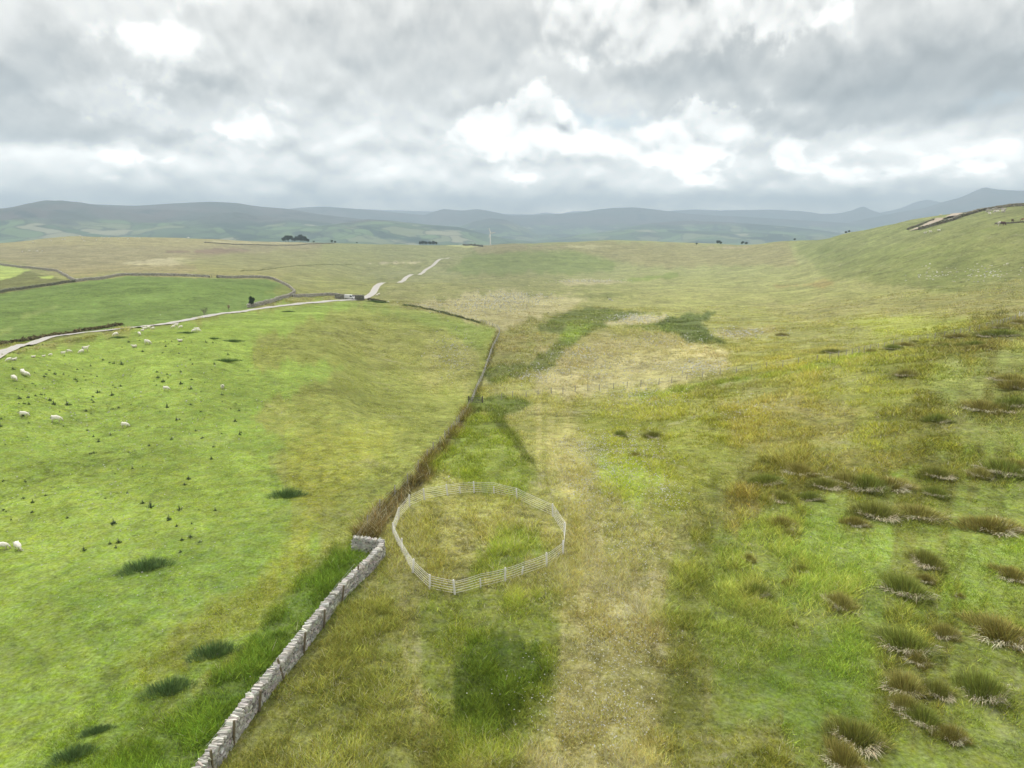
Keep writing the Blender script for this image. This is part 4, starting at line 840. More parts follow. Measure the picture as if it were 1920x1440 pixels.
# ring enclosure: tall pale posts, straight from the picture's foot positions
ring_feet = [(737, 1005), (753, 1035), (774, 1074), (806, 1105), (853, 1115), (901, 1103), (947, 1091), (979, 1079), (1025, 1064), (1056, 1040), (1058, 1004), (1036, 968), (969, 936), (926, 926), (889, 924), (863, 926), (839, 929), (796, 937), (768, 950), (748, 975)]
rp = [at(*p) for p in ring_feet]; rc = sum(((Vector((p.x, p.y, 0))) for p in rp), Vector()) / len(rp)
def inward(x, y): v = (rc - Vector((x, y, 0))).normalized(); return v.x * -.02 + random.gauss(0, .03), v.y * -.02 + random.gauss(0, .03)
fence(None, 0, .95, 'round wire enclosure of pale posts on rough grass beside the stone wall', .062, M_PALE, (.14, .34, .54, .74, .93, 1.08), .010, M_PALEWIRE, closed=True, positions=[(p.x, p.y) for p in rp], sway=inward, every_tall={5, 7, 13, 15}, cat='enclosure', name='ring_fence')
fence([at(*p) for p in ((668, 1028), (700, 975), (734, 938), (780, 888), (830, 830), (862, 790), (884, 757))], 2.9, 1.0, 'wire fence on the rushy bank between the stone wall and the small hurdle', .045, M_POST, wires=(.4, .7, .95), wr=.005)
fence([at(*p) for p in ((884, 757), (896, 728), (908, 700), (922, 660), (936, 620), (905, 606), (870, 597), (820, 583), (785, 574), (757, 571))], 2.8, 1.15, 'wire fence with grey posts curving round the far end of the rough pasture', .065, M_POST, wr=.013)
fence([at(*p) for p in ((940, 750), (1000, 744), (1046, 740), (1090, 735), (1173, 728), (1252, 720), (1331, 708), (1400, 698), (1480, 687), (1560, 674), (1640, 657), (1720, 640), (1800, 626), (1860, 612), (1903, 600))], 2.7, 1.25, 'dark posted wire fence crossing the rough grazing towards the white gate', .065, M_POST, wr=.010)
# stakes strapped along the field side of the near wall
wall_posts = [(668, 1092), (638, 1132), (604, 1178), (566, 1226), (528, 1276), (482, 1334), (434, 1398), (395, 1452)]
fence(None, 0, 1.25, 'thin wire fence with brown stakes set against the field side of the stone wall', .055, plain_mat('brown_stake', (.17, .14, .09), .85), (1.12,), .006, positions=[(p.x + .1, p.y) for p in (at(*q) for q in wall_posts)], sway=lambda x, y: (-.16, .03), lean=.02)

def bars_thing(name, bars, mat, loc, rz, label, cat, part):
    """frame of straight members: list of (part name, start, end, radius)"""
    root = empty(name, loc, rz); tag(root, label, cat)
    for pn, a, b, r in bars:
        V, Fq = tube_rows([a, b], r, 6); Fq = list(Fq); me = bpy.data.meshes.new(pn); me.from_pydata(V, [], Fq + [tuple(range(5, -1, -1)), tuple(range(6, 12))]); link(pn, me, mat, root)
    return root
def gate(loc, rz, L, H, nb, label, mat, name='field_gate', cat='gate'):
    b = [('gate_post', (0, 0, -.2), (0, 0, H + .25), .09), ('gate_post', (L, 0, -.2), (L, 0, H + .25), .09)]
    for k in range(nb): z = .18 + (H - .18) * k / (nb - 1); b.append(('bar', (.08, 0, z), (L - .08, 0, z), .032))
    b += [('brace', (.12, .03, .2), (L * .5, .03, H), .026), ('brace', (L * .5, .03, H), (L - .12, .03, .2), .026), ('stile', (.14, 0, .15), (.14, 0, H), .035), ('stile', (L - .14, 0, .15), (L - .14, 0, H), .035)]
    return bars_thing(name, b, mat, loc, rz, label, cat, 'bar')
M_WHITE = plain_mat('white_paint', (.78, .78, .75), .5, nscale=2, var=.08)
M_DARKWOOD = plain_mat('dark_timber', (.10, .09, .075), .8)
g = at(1910, 595); gate(g, 0.15, 3.0, 1.25, 5, 'white barred gate at the end of the cross fence by the brown rushes', M_WHITE)
g = at(879, 757); gate(g, -0.05, 2.2, 1.0, 4, 'small dark wooden hurdle in the fence above the wet green hollow', M_DARKWOOD, 'hurdle', 'hurdle')
g = at(402, 521, 200); gate(Vector((g.x - 1.5, g.y, g.z)), 0.0, 3.0, 1.4, 5, 'dark gate in the gap of the green field wall', M_DARKWOOD)

# ------------------------------------------------------------------ animals, grown from one skeleton each
def skin_body(name, pts, edges, mat, tone_fn, wool=0.0, sub=2, wool_sel=None):
    me = bpy.data.meshes.new(name + '_bones'); me.from_pydata([p[:3] for p in pts], edges, [])
    o = bpy.data.objects.new(name + '_bones', me); scene.collection.objects.link(o)
    md = o.modifiers.new('s', 'SKIN'); md.use_smooth_shade = True
    for i, p in enumerate(pts): me.skin_vertices[0].data[i].radius = (p[3], p[4] if len(p) > 4 else p[3])
    me.skin_vertices[0].data[0].use_root = True
    ms = o.modifiers.new('d', 'SUBSURF'); ms.levels = sub; ms.render_levels = sub
    dg = bpy.context.evaluated_depsgraph_get(); dg.update()
    bm_ = bpy.data.meshes.new_from_object(o.evaluated_get(dg)); bpy.data.objects.remove(o)
    bm_.name = name; n = len(bm_.vertices); co = np.empty(n * 3, np.float32); bm_.vertices.foreach_get('co', co); co = co.reshape(-1, 3)
    nr = np.array([v.normal[:] for v in bm_.vertices])
    if wool:
        k = (wool_sel(co) if wool_sel else 1.0) * wool * (fbm(co[:, 0] * 9 + co[:, 2] * 7, co[:, 1] * 9 - co[:, 2] * 5, 1.0, 3, 5) - .35)
        co = co + nr * np.atleast_1d(k)[:, None]; bm_.vertices.foreach_set('co', co.ravel().astype(np.float32))
    c = np.ones((n, 4), np.float32); c[:, :3] = tone_fn(co); a = bm_.attributes.new('tone', 'FLOAT_COLOR', 'POINT'); a.data.foreach_set('color', c.ravel())
    bm_.materials.clear(); bm_.materials.append(mat); return bm_
M_FLEECE = attr_mat('fleece', .95, nscale=14)
M_HIDE = attr_mat('hide', .7, nscale=3)
def eye_ears(root, head, fwd, up, sc, mat_eye, mat_ear):
    """eyes and ears as small pieces set on the head"""
    side = fwd.cross(up).normalized()
    for s in (-1, 1):
        bm = bmesh.new(); bmesh.ops.create_uvsphere(bm, u_segments=8, v_segments=6, radius=.016 * sc); me = bpy.data.meshes.new('eye'); bm.to_mesh(me); bm.free()
        e = link('eye', me, mat_eye, root); e.location = head + side * s * .062 * sc + up * .035 * sc + fwd * .03 * sc
        me = bpy.data.meshes.new('ear'); b0 = head + side * s * .05 * sc + up * .05 * sc - fwd * .05 * sc
        tip = b0 + side * s * .12 * sc + up * .02 * sc
        vs = [b0 - fwd * .02 * sc, b0 + up * .03 * sc, b0 + fwd * .025 * sc, b0 - up * .02 * sc, tip]
        me.from_pydata([tuple(v) for v in vs], [], [(0, 1, 4), (1, 2, 4), (2, 3, 4), (3, 0, 4), (3, 2, 1, 0)]); link('ear', me, mat_ear, root)
M_EYE = plain_mat('dark_eye', (.01, .01, .01), .2); M_EAR = plain_mat('pale_ear', (.62, .52, .44), .8)
def sheep_tone(co):
    c = np.tile(np.array([[.82, .78, .68]]), (len(co), 1)); leg = sstep(co[:, 2], .34, .24)[:, None]; c = c * (1 - leg) + np.array([[.50, .43, .35]]) * leg; return c
def sheep_proto(pose):
    # x forward; belly at .35, back at .8
    body = [(-.42, 0, .58, .17, .19), (-.20, 0, .58, .235, .25), (.08, 0, .57, .245, .26), (.32, 0, .59, .20, .22)]
    if pose == 'lie': body = [(x, y, z - .26, a, b) for x, y, z, a, b in body]
    P = [body[1], body[0], body[2], body[3]]; E = [(0, 1), (0, 2), (2, 3)]
    def add(par, *q):
        for p in q: P.append(p); E.append((par, len(P) - 1)); par = len(P) - 1
        return par
    if pose == 'graze': add(3, (.50, 0, .50, .12), (.62, 0, .33, .085), (.69, .0, .20, .075), (.77, 0, .09, .045)); hd = Vector((.68, 0, .22)); fw = Vector((.55, 0, -.83))
    elif pose == 'stand': add(3, (.46, 0, .72, .13), (.55, 0, .86, .085), (.66, 0, .86, .075), (.78, 0, .80, .05)); hd = Vector((.62, 0, .88)); fw = Vector((.95, 0, -.3))
    else: add(3, (.44, .03, .46, .13), (.50, .06, .60, .085), (.60, .10, .60, .072), (.70, .14, .56, .045)); hd = Vector((.57, .09, .62)); fw = Vector((.9, .35, -.25)).normalized()
    add(1, (-.54, 0, .60 - (.26 if pose == 'lie' else 0), .05), (-.58, 0, .42 - (.2 if pose == 'lie' else 0), .035))
    if pose != 'lie':
        for s in (-1, 1):
            add(1, (-.34, s * .11, .42, .085), (-.36, s * .12, .27, .045), (-.42, s * .12, .17, .030), (-.38, s * .12, .03, .028), (-.36, s * .12, .0, .034))
            add(3, (.30, s * .10, .40, .075), (.31, s * .11, .22, .036), (.30, s * .11, .04, .028), (.32, s * .11, .0, .034))
    else:
        for s in (-1, 1):
            add(1, (-.34, s * .20, .16, .08), (-.16, s * .24, .08, .045), (-.30, s * .26, .04, .03)); add(3, (.30, s * .16, .14, .07), (.44, s * .17, .06, .035), (.34, s * .18, .04, .028))
    me = skin_body('fleece', P, E, M_FLEECE, sheep_tone, .055, 2, lambda co: sstep(co[:, 2], .2, .4) * sstep(co[:, 0], .58, .42))
    root = empty('sheep', (0, 0, 0)); link('body', me, None, root)
    eye_ears(root, hd, fw.normalized(), Vector((fw.z * -1, 0, fw.x)).normalized() if pose != 'lie' else Vector((0, 0, 1)), 1.0, M_EYE, M_EAR)
    return root
PROTO = {p: sheep_proto(p) for p in ('graze', 'stand', 'lie')}; used_proto = set()
def face(px, py, deg): return -az_of(px, py) + R(deg)      # 0 = facing right as seen by the camera, 90 = facing away
def put(proto_map, used, key, px, py, deg, sc, label, group, dmin=0.0, sink=.02):
    p = at(px, py, dmin); pr = proto_map[key]
    if key not in used: used.add(key); o = pr; o.location = p; o.rotation_euler = (0, 0, face(px, py, deg)); o.scale = (sc,) * 3
    else: o = copy_thing(pr, p, face(px, py, deg), sc)
    if proto_map is PROTO: o.scale = (sc, sc * 1.2, sc * 1.15)
    o.location.z -= sink
    if label: o['label'] = label
    if group: o['group'] = group
    return o
for p in PROTO.values(): p['category'] = 'sheep'
G1 = 'sheep scattered over the bright pasture'
SHEEP = [
 ('graze', 6, 1031, -18, .82, 'white sheep cut off by the edge of the view, grazing beside another'),
 ('graze', 35, 1031, -72, .82, 'white sheep grazing head down towards the camera, nearest in the pasture'),
 ('graze', 106, 793, -8, 1.18, 'largest cream sheep grazing side-on in the middle of the thistles'),
 ('graze', 46, 783, -20, .95, 'cream sheep grazing between the edge of the view and the largest side-on sheep'),
 ('graze', 235, 802, -18, .92, 'lone cream sheep grazing head down below the thistles'),
 ('graze', 312, 733, -12, .88, 'lone cream sheep grazing side-on in the open middle of the pasture'),
 ('graze', 418, 729, 72, .85, 'lone cream sheep seen from behind near the darker grass'),
 ('graze', 28, 714, -65, 1.0, 'round cream sheep facing the camera below a pair of sheep'),
 ('graze', 44, 703, -80, 1.02, 'upper sheep of the touching pair near the edge of the view'),
 ('graze', 51, 706, -50, .95, 'lower sheep of the touching pair near the edge of the view'),
 ('graze', 17, 678, 198, .80, 'small white sheep grazing just below the road beside its fellow, the outer one'),
 ('lie', 27, 676, 12, .80, 'small white sheep just below the road beside its fellow, the inner one'),
 ('lie', 63, 671, 0, .62, 'tiny white lamb in front of a dark thistle below the road'),
 ('lie', 82, 669, 8, .55, 'tiny pale lamb lying between two dark thistles below the road'),
 ('graze', 95, 668, 165, .62, 'tiny white lamb against a dark thistle in the line below the road'),
 ('stand', 119, 666, 0, .80, 'white sheep standing above a dark thistle in the line below the road'),
 ('graze', 130, 662, 10, .82, 'white sheep next to the close pair in the line below the road'),
 ('graze', 153, 663, 200, .95, 'smaller sheep of the close pair below the road bend'),
 ('stand', 161, 659, 12, 1.18, 'bigger sheep of the close pair below the road bend'),
 ('graze', 217, 631, 200, 1.15, 'sheep grazing right below the road over a dark weed patch'),
 ('lie', 252, 652, 180, 1.0, 'white sheep lying down alone in the open grass'),
 ('graze', 277, 646, -30, 1.25, 'big cream sheep beside a dark weed clump under the flock'),
 ('lie', 338, 641, 165, .95, 'white lamb lying alone below the upper flock'),
 ('graze', 262, 629, -70, .95, 'sheep with its head down at the lower edge of the flock by the road'),
 ('lie', 267, 621, 20, .85, 'small sheep in the flock by the road, just above the lowest one'),
 ('lie', 271, 618, 170, 1.15, 'long white sheep lying in the middle of the flock by the road'),
 ('stand', 272, 615.5, 30, .8, 'small white sheep directly behind the long lying one'),
 ('stand', 279, 617, 170, .95, 'sheep second from the end of the flock by the road'),
 ('graze', 287, 618, 200, .85, 'sheep at the far end of the flock by the road'),
 ('graze', 325, 615.5, 195, 1.0, 'lower sheep of the two overlapping ones near the weeds under the road'),
 ('stand', 330, 614, 20, 1.3, 'larger upper sheep of the two overlapping ones near the weeds under the road'),
 ('graze', 339, 616, 200, 1.0, 'white sheep just beside the two overlapping ones under the road'),
 ('graze', 364, 623, 210, 1.05, 'front sheep of the pair farthest along the pasture'),
 ('stand', 370, 621, 190, 1.1, 'middle sheep of the cluster farthest along the pasture'),
 ('graze', 373, 622, -20, .9, 'rear sheep of the cluster farthest along the pasture'),
]
for k, px, py, dg_, sc, lb in SHEEP: put(PROTO, used_proto, k, px, py, dg_, sc * .72, lb, G1)
FARSH = [(42, 473.5, 600), (55, 472, 600), (70, 472.7, 600), (80, 472.5, 600), (62, 455.8, 700), (95.5, 453, 700), (117, 450.5, 700), (122, 450, 700), (154, 448.5, 700), (158, 453, 700), (180, 451, 700), (191, 446.3, 700), (195, 446.8, 700), (150, 442.2, 900), (240, 449, 700), (262, 447.5, 700), (205, 447, 700), (222, 450, 700)]
for px, py, dm in FARSH: put(PROTO, used_proto, random.choice(['graze', 'stand']), px, py, random.choice([0, 180, 30, 200]), 1.5, 'white sheep seen as a pale dot on the brown moor near the skyline', 'distant sheep on the brown moor', dm)
for px, py, lb in ((1734.5, 439, 'outer white sheep of the row below the pale hill track'), (1744.5, 437, 'middle white sheep of the row below the pale hill track'), (1760, 434.5, 'upper white sheep of the row below the pale hill track'),
                   (1763.5, 405.5, 'white sheep on the skyline above the end of the pale track'), (1855, 403, 'sheep below the pale scree on the hill'), (1870.5, 399, 'sheep among the dark boulders on the hill crest'), (1879, 398, 'sheep highest among the boulders beside the dark bank')):
    put(PROTO, used_proto, 'stand', px, py, random.choice([0, 180]), 1.5, lb, 'sheep on the right-hand hill', 330)
for px, py, lb in ((707, 555.5, 'white sheep standing on the verge where the road leaves the fold'), (710.5, 553.5, 'smaller white sheep behind another beside the road verge')):
    put(PROTO, used_proto, 'graze', px, py, 200, 1.1, lb, 'sheep beside the road', 300)

def horse_proto(tone, name):
    P = [(-.30, 0, 1.12, .27, .30), (-.68, 0, 1.14, .25, .30), (.10, 0, 1.08, .26, .31), (.50, 0, 1.12, .24, .33)]; E = [(0, 1), (0, 2), (2, 3)]
    def add(par, *q):
        for p in q: P.append(p); E.append((par, len(P) - 1)); par = len(P) - 1
        return par
    add(3, (.80, 0, 1.05, .17, .24), (1.02, 0, .74, .12, .17), (1.14, 0, .46, .10, .14), (1.26, 0, .26, .08, .10), (1.34, 0, .10, .055, .07))
    add(1, (-.90, 0, 1.16, .06), (-1.0, 0, .95, .06), (-1.0, 0, .55, .04))
    for s in (-1, 1):
        add(1, (-.66, s * .16, .86, .17), (-.60, s * .17, .66, .10), (-.78, s * .17, .42, .055), (-.72, s * .17, .12, .045), (-.68, s * .17, .0, .06))
        add(3, (.50, s * .15, .82, .13), (.52, s * .16, .52, .065), (.51, s * .16, .15, .042), (.54, s * .16, .0, .06))
    me = skin_body('pony', P, E, M_HIDE, tone, 0, 2); root = empty(name, (0, 0, 0)); link('body', me, None, root)
    V, Fq = [], []
    for i in range(7):
        t = i / 6; x, z = .72 + .40 * t, 1.30 - .78 * t; V += [(x, -.02, z), (x, .02, z), (x + .11, 0, z + .12)]
        if i: a = i * 3; Fq += [(a, a + 1, a - 2, a - 3), (a + 1, a + 2, a - 1, a - 2), (a + 2, a, a - 3, a - 1)]
    mm = bpy.data.meshes.new('mane'); mm.from_pydata(V, [], Fq); link('mane', mm, plain_mat('dark_hair', (.03, .02, .015), .8), root)
    eye_ears(root, Vector((1.12, 0, .56)), Vector((.5, 0, -.86)), Vector((.86, 0, .5)), 1.6, M_EYE, plain_mat('hide_ear', (.08, .045, .03), .8))
    root['category'] = 'pony'; return root
brown = lambda co: np.tile(np.array([[.075, .04, .026]]), (len(co), 1)) * (1 - .4 * sstep(co[:, 2], .5, .3))[:, None]
chest = lambda co: np.tile(np.array([[.22, .085, .045]]), (len(co), 1)) * (1 - .3 * sstep(co[:, 2], .5, .3))[:, None]
def pied(co):
    w = (fbm(co[:, 0] * 1.6 + 3, co[:, 2] * 1.6, 1, 2, 4) + (co[:, 0] < -.2) * .35 - (co[:, 0] > .3) * .25 > .5)[:, None]; return np.where(w, np.array([[.62, .57, .55]]), np.array([[.10, .05, .05]]))
HP = {'b': horse_proto(brown, 'pony'), 'c': horse_proto(chest, 'pony'), 'p': horse_proto(pied, 'pony')}; hu = set()
put(HP, hu, 'p', 1877, 424, -12, 1.75, 'piebald pony grazing by the low dark wall on the hill', 'ponies on the hill', 300)
put(HP, hu, 'b', 1898, 416.5, -70, 1.15, 'dark brown pony grazing end-on higher up the hill', 'ponies on the hill', 300)
put(HP, hu, 'c', 1919, 415, 180, 1.1, 'chestnut pony at the edge of the view on the hill', 'ponies on the hill', 300)

# ------------------------------------------------------------------ parked van
def build_van():
    root = empty('van', VAN_AT + Vector((0, 0, .12)), face(656, 562, -22)); tag(root, 'white panel van parked between the stone walls of the roadside fold', 'van')
    M_B = plain_mat('van_paint', (.80, .80, .80), .35, nscale=1, var=.04, spec=.5); M_G = plain_mat('dark_glass', (.02, .025, .03), .1, nscale=1, var=.1, spec=.6); M_T = plain_mat('black_rubber', (.02, .02, .02), .8); M_K = plain_mat('grey_plastic', (.06, .06, .06), .6); M_R = plain_mat('steel_rim', (.45, .45, .46), .35, .8)
    def prism(name, prof, y0, y1, mat, par=root, bev=.05, inset=None):
        bm = bmesh.new(); A = [bm.verts.new((x, y0, z)) for x, z in prof]; B = [bm.verts.new((x, y1, z)) for x, z in prof]
        if inset:
            for v, w_, (x, z) in zip(A, B, prof):
                k = inset * max(0, (z - 1.15)) ; v.co.y += k; w_.co.y -= k
        bm.faces.new(A[::-1]); bm.faces.new(B); n = len(prof)
        for i in range(n): bm.faces.new((A[i], A[(i + 1) % n], B[(i + 1) % n], B[i]))
        bmesh.ops.recalc_face_normals(bm, faces=bm.faces)
        if bev: bmesh.ops.bevel(bm, geom=bm.edges[:], offset=bev, segments=2, affect='EDGES')
        me = bpy.data.meshes.new(name); bm.to_mesh(me); bm.free(); return link(name, me, mat, par)
    prof = [(-2.5, .35), (2.35, .35), (2.5, .55), (2.48, .95), (2.25, 1.10), (1.78, 1.22), (1.15, 1.98), (.85, 2.10), (-2.35, 2.14), (-2.5, 1.95)]
    # wheel arches are cut out of the lower edge
    def arch(cx): return [(cx - .42 * math.cos(a), .35 + .40 * math.sin(a)) for a in [math.pi * k / 8 for k in range(9)]]
    prof = [(-2.5, .35)] + arch(-1.55) + arch(1.55) + prof[1:]
    prism('body', prof, -.92, .92, M_B, bev=0, inset=.10)
    ws = prism('windscreen', [(1.74, 1.27), (1.18, 1.95), (1.20, 1.97), (1.77, 1.28)], -.72, .72, M_G, bev=0)
    for s in (-1, 1):
        y = s * .885
        prism('window', [(.35, 1.25), (1.55, 1.25), (1.08, 1.85), (.35, 1.88)], min(y, y + s * .015), max(y, y + s * .015), M_G, bev=0).rotation_euler = (s * .0, 0, 0)
        prism('sill_trim', [(-1.05, .40), (1.05, .40), (1.05, .52), (-1.05, .52)], s * .905 - .02, s * .905 + .035, M_K, bev=0)
        d = prism('door', [(.28, .55), (1.10, .55), (1.10, 1.18), (.28, 1.18)], s * .915 - .01, s * .915 + .012, M_B, bev=0)
        prism('handle', [(.36, 1.02), (.52, 1.02), (.52, 1.06), (.36, 1.06)], s * .93 - .01, s * .93 + .02, M_K, d, bev=0)
        prism('mirror', [(1.30, 1.20), (1.42, 1.20), (1.42, 1.46), (1.30, 1.46)], s * 1.03 - .08, s * 1.03 + .08, M_K, bev=.02)
        prism('headlight', [(2.36, .80), (2.50, .80), (2.47, .98), (2.30, 1.02)], s * .66 - .16, s * .66 + .16, M_R, bev=0).location.x = .02
        prism('tail_light', [(-2.52, 1.0), (-2.48, 1.0), (-2.48, 1.4), (-2.52, 1.4)], s * .80 - .06, s * .80 + .06, plain_mat('red_lens', (.4, .02, .02), .3), bev=0)
        for cx in (-1.55, 1.55):
            w = empty('wheel', (cx, s * .80, .34)); w.parent = root
            for nm, r, wd, mt in (('tyre', .34, .22, M_T), ('rim', .20, .24, M_R)):
                bm = bmesh.new(); bmesh.ops.create_cone(bm, cap_ends=True, segments=24, radius1=r, radius2=r, depth=wd, matrix=Matrix.Rotation(R(90), 4, 'X')); bmesh.ops.bevel(bm, geom=[e for e in bm.edges if len(e.link_faces) == 2 and any(len(f.verts) > 4 for f in e.link_faces)], offset=.02, segments=2, affect='EDGES')
                me = bpy.data.meshes.new(nm); bm.to_mesh(me); bm.free(); link(nm, me, mt, w)
    prism('bumper', [(2.40, .34), (2.58, .38), (2.58, .58), (2.46, .62)], -.88, .88, M_K, bev=0); prism('rear_bumper', [(-2.60, .34), (-2.48, .34), (-2.48, .56), (-2.60, .56)], -.88, .88, M_K, bev=0)
    prism('grille', [(2.49, .66), (2.53, .66), (2.51, .86), (2.48, .86)], -.42, .42, M_K, bev=0)
build_van()

# ------------------------------------------------------------------ wind turbine
def lathe(name, prof, mat, parent, seg=20, axis='Z'):
    bm = bmesh.new(); rings = [[bm.verts.new((r * math.cos(2 * math.pi * k / seg), r * math.sin(2 * math.pi * k / seg), z)) for k in range(seg)] for r, z in prof]
    for a, b in zip(rings, rings[1:]):
        for k in range(seg): bm.faces.new((a[k], a[(k + 1) % seg], b[(k + 1) % seg], b[k]))
    bm.faces.new(rings[0][::-1]); bm.faces.new(rings[-1])
    for f in bm.faces: f.smooth = len(f.verts) == 4
    if axis == 'X': bmesh.ops.rotate(bm, verts=bm.verts[:], cent=(0, 0, 0), matrix=Matrix.Rotation(R(90), 3, 'Y'))
    me = bpy.data.meshes.new(name); bm.to_mesh(me); bm.free(); return link(name, me, mat, parent)
def build_turbine():
    b = at(919.5, 457.5, 900); d = math.hypot(b.x, b.y); s = d / F
    M = plain_mat('turbine_white', (.78, .78, .76), .45, nscale=.3, var=.04); H = 21.5 * s; rr = 8.8 * s
    root = empty('wind_turbine', b, face(919, 459, -78)); tag(root, 'white three bladed wind turbine on the skyline in front of the blue mountains', 'wind turbine')
    lathe('tower', [(1.3 * s, -1.5), (1.25 * s, 0), (.95 * s, H * .6), (.62 * s, H)], M, root)
    n = lathe('nacelle', [(.2 * s, -2.4 * s), (.75 * s, -2.1 * s), (.9 * s, -.5 * s), (.85 * s, .9 * s), (.55 * s, 1.3 * s)], M, root, 16, 'X'); n.location = (.2, 0, H + .5 * s)
    hub = lathe('hub', [(.62 * s, 0), (.66 * s, .5 * s), (.45 * s, 1.0 * s), (.1 * s, 1.3 * s)], M, root, 16, 'X'); hub.location = (1.5 * s, 0, H + .5 * s)
    for k, ang in enumerate((20, -83, 160)):
        P = []; Fq = []
        for i in range(9):
            t = i / 8; z = .4 * s + t * rr; c = 1.8 * (.42 + .75 * math.sin(min(1, t * 4) * math.pi / 2) * (1 - t) ** .8 + .12) * s; tw = R(18 * (1 - t)); th = .34 * s * (1 - .7 * t)
            for u, v in ((-.35, 0), (0, .5), (.65, 0), (0, -.5)): yy = u * c; xx = v * th; P.append((xx * math.cos(tw) - yy * math.sin(tw), xx * math.sin(tw) + yy * math.cos(tw), z))
            if i:
                a = i * 4
                for q in range(4): Fq.append((a - 4 + q, a - 4 + (q + 1) % 4, a + (q + 1) % 4, a + q))
        Fq += [(3, 2, 1, 0), (32, 33, 34, 35)]; me = bpy.data.meshes.new('blade'); me.from_pydata(P, [], Fq); o = link('blade', me, M, root); o.location = (2.0 * s, 0, H + .5 * s); o.rotation_euler = (R(ang), 0, 0)
build_turbine()

# ------------------------------------------------------------------ rush tussocks, weeds, hedges, trees
def spray(n, rx, ry, h, w, tone, lean=.45, tonevar=.25, hmin=.6, dome=.35, droop=0.0, seed=0, rim=None, z0=-.05):
    """n two-piece blades rising from an oval footprint"""
    r_ = np.random.default_rng(seed); th = r_.uniform(0, 2 * math.pi, n); q = r_.uniform(0, 1, n) ** .68
    if rim is not None: q = r_.uniform(rim, 1, n)
    wob = 1 + .26 * np.sin(th * 2 + seed) + .18 * np.sin(th * 5 + seed * 2)
    bx, by = rx * q * wob * np.cos(th), ry * q * wob * np.sin(th)
    hh = h * r_.uniform(hmin, 1.15, n) * (1 - dome * q ** 2); l = lean * h * (.25 + q * .9) * r_.uniform(.5, 1.4, n); la = th + r_.normal(0, .45, n)
    sa = r_.uniform(0, 2 * math.pi, n); ww = w * r_.uniform(.6, 1.4, n)
    S = np.stack([np.cos(sa), np.sin(sa), 0 * sa], 1) * (ww * .5)[:, None]; B = np.stack([bx, by, np.full(n, z0)], 1)
    Mid = B + np.stack([np.cos(la) * l * .4, np.sin(la) * l * .4, hh * .62], 1); T = B + np.stack([np.cos(la) * l * (1 + droop), np.sin(la) * l * (1 + droop), hh * (1 - droop)], 1)
    V = np.stack([B - S, B + S, Mid + S * .8, Mid - S * .8, T], 1).reshape(-1, 3); b = (np.arange(n) * 5)[:, None]
    Fq = np.vstack([b + np.array([[0, 1, 2]]), b + np.array([[0, 2, 3]]), b + np.array([[3, 2, 4]])])
    tone = np.array(tone); c = tone[None] * np.exp(r_.normal(0, tonevar, n))[:, None] * (1 + r_.normal(0, .05, (n, 3)))
    return V, Fq, np.clip(np.repeat(c, 5, 0), .005, .8)
def tussock_proto(seed, tone, straw=True, n=2300, name='rush_tussock'):
    root = empty(name, (0, 0, 0)) if straw else None
    V, Fq, C = spray(n, .95, .70, .78, .019, tone, .42, .28, .35, .55, 0, seed); mask = np.zeros(len(V)); me = fast_mesh('rushes', V, Fq, C); ro = link('rushes' if straw else name, me, M_BLADE, root); root = root or ro
    if straw:
        V, Fq, C = spray(int(n * .38), .92, .68, .34, .028, (.50, .455, .30), .75, .25, .4, .2, .45, seed + 9, rim=.66, z0=.08)
        # dead leaves hang on one side only, the rest of the skirt is thin
        bx, by = V[::5, 0], V[::5, 1]; a = np.arctan2(by, bx); kk = (np.cos(a + 1.0 + .5 * math.sin(seed * 2.0)) + RNG.normal(0, .5, len(a)) > .55); kf = np.tile(kk, 3)
        Fq = Fq[kf]; me = fast_mesh('dead_leaves', V, Fq, C); link('dead_leaves', me, M_BLADE, root)
    root['category'] = 'rushes'; return root
TP = [tussock_proto(s, tn) for s, tn in ((1, (.27, .28, .065)), (2, (.31, .28, .075)), (3, (.25, .29, .06)), (4, (.34, .32, .09)))]; tused = set()
ORD = ['first', 'second', 'third', 'fourth', 'fifth', 'sixth', 'seventh', 'eighth', 'ninth', 'tenth', 'eleventh', 'twelfth', 'thirteenth', 'fourteenth', 'fifteenth', 'sixteenth', 'seventeenth']
for where, row in ROWS:
    row = sorted(row); 
    for i, (px, py, wd) in enumerate(row):
        p = at(px, py); d = (p - Vector((0, 0, CAMH))).length; sc = wd / F * d / 2.3 * random.uniform(.85, 1.1); k = (i * 7 + len(row)) % 4
        if k not in tused: tused.add(k); o = TP[k]; o.location = p
        else: o = copy_thing(TP[k], p, 0, 1)
        hs = min(sc * 1.25, .7 + .35 * sc); o.scale = (sc * random.uniform(.85, 1.15), sc * random.uniform(.85, 1.2), hs * random.uniform(.9, 1.3)); o.rotation_euler = (0, 0, face(px, py, random.uniform(-55, 40))); o.location.z -= .03
        size = 'large' if wd > 65 else ('medium' if wd > 35 else 'small')
        pos_ = ORD[i] + ' from the left' if i < len(row) - 1 else 'rightmost'
        o['label'] = f'{size} olive rush tussock {where}, {pos_}'; o['group'] = 'olive rush tussocks on the wet moor'
GP = tussock_proto(7, (.14, .22, .075), False, 1100, 'rush_clump'); first = True
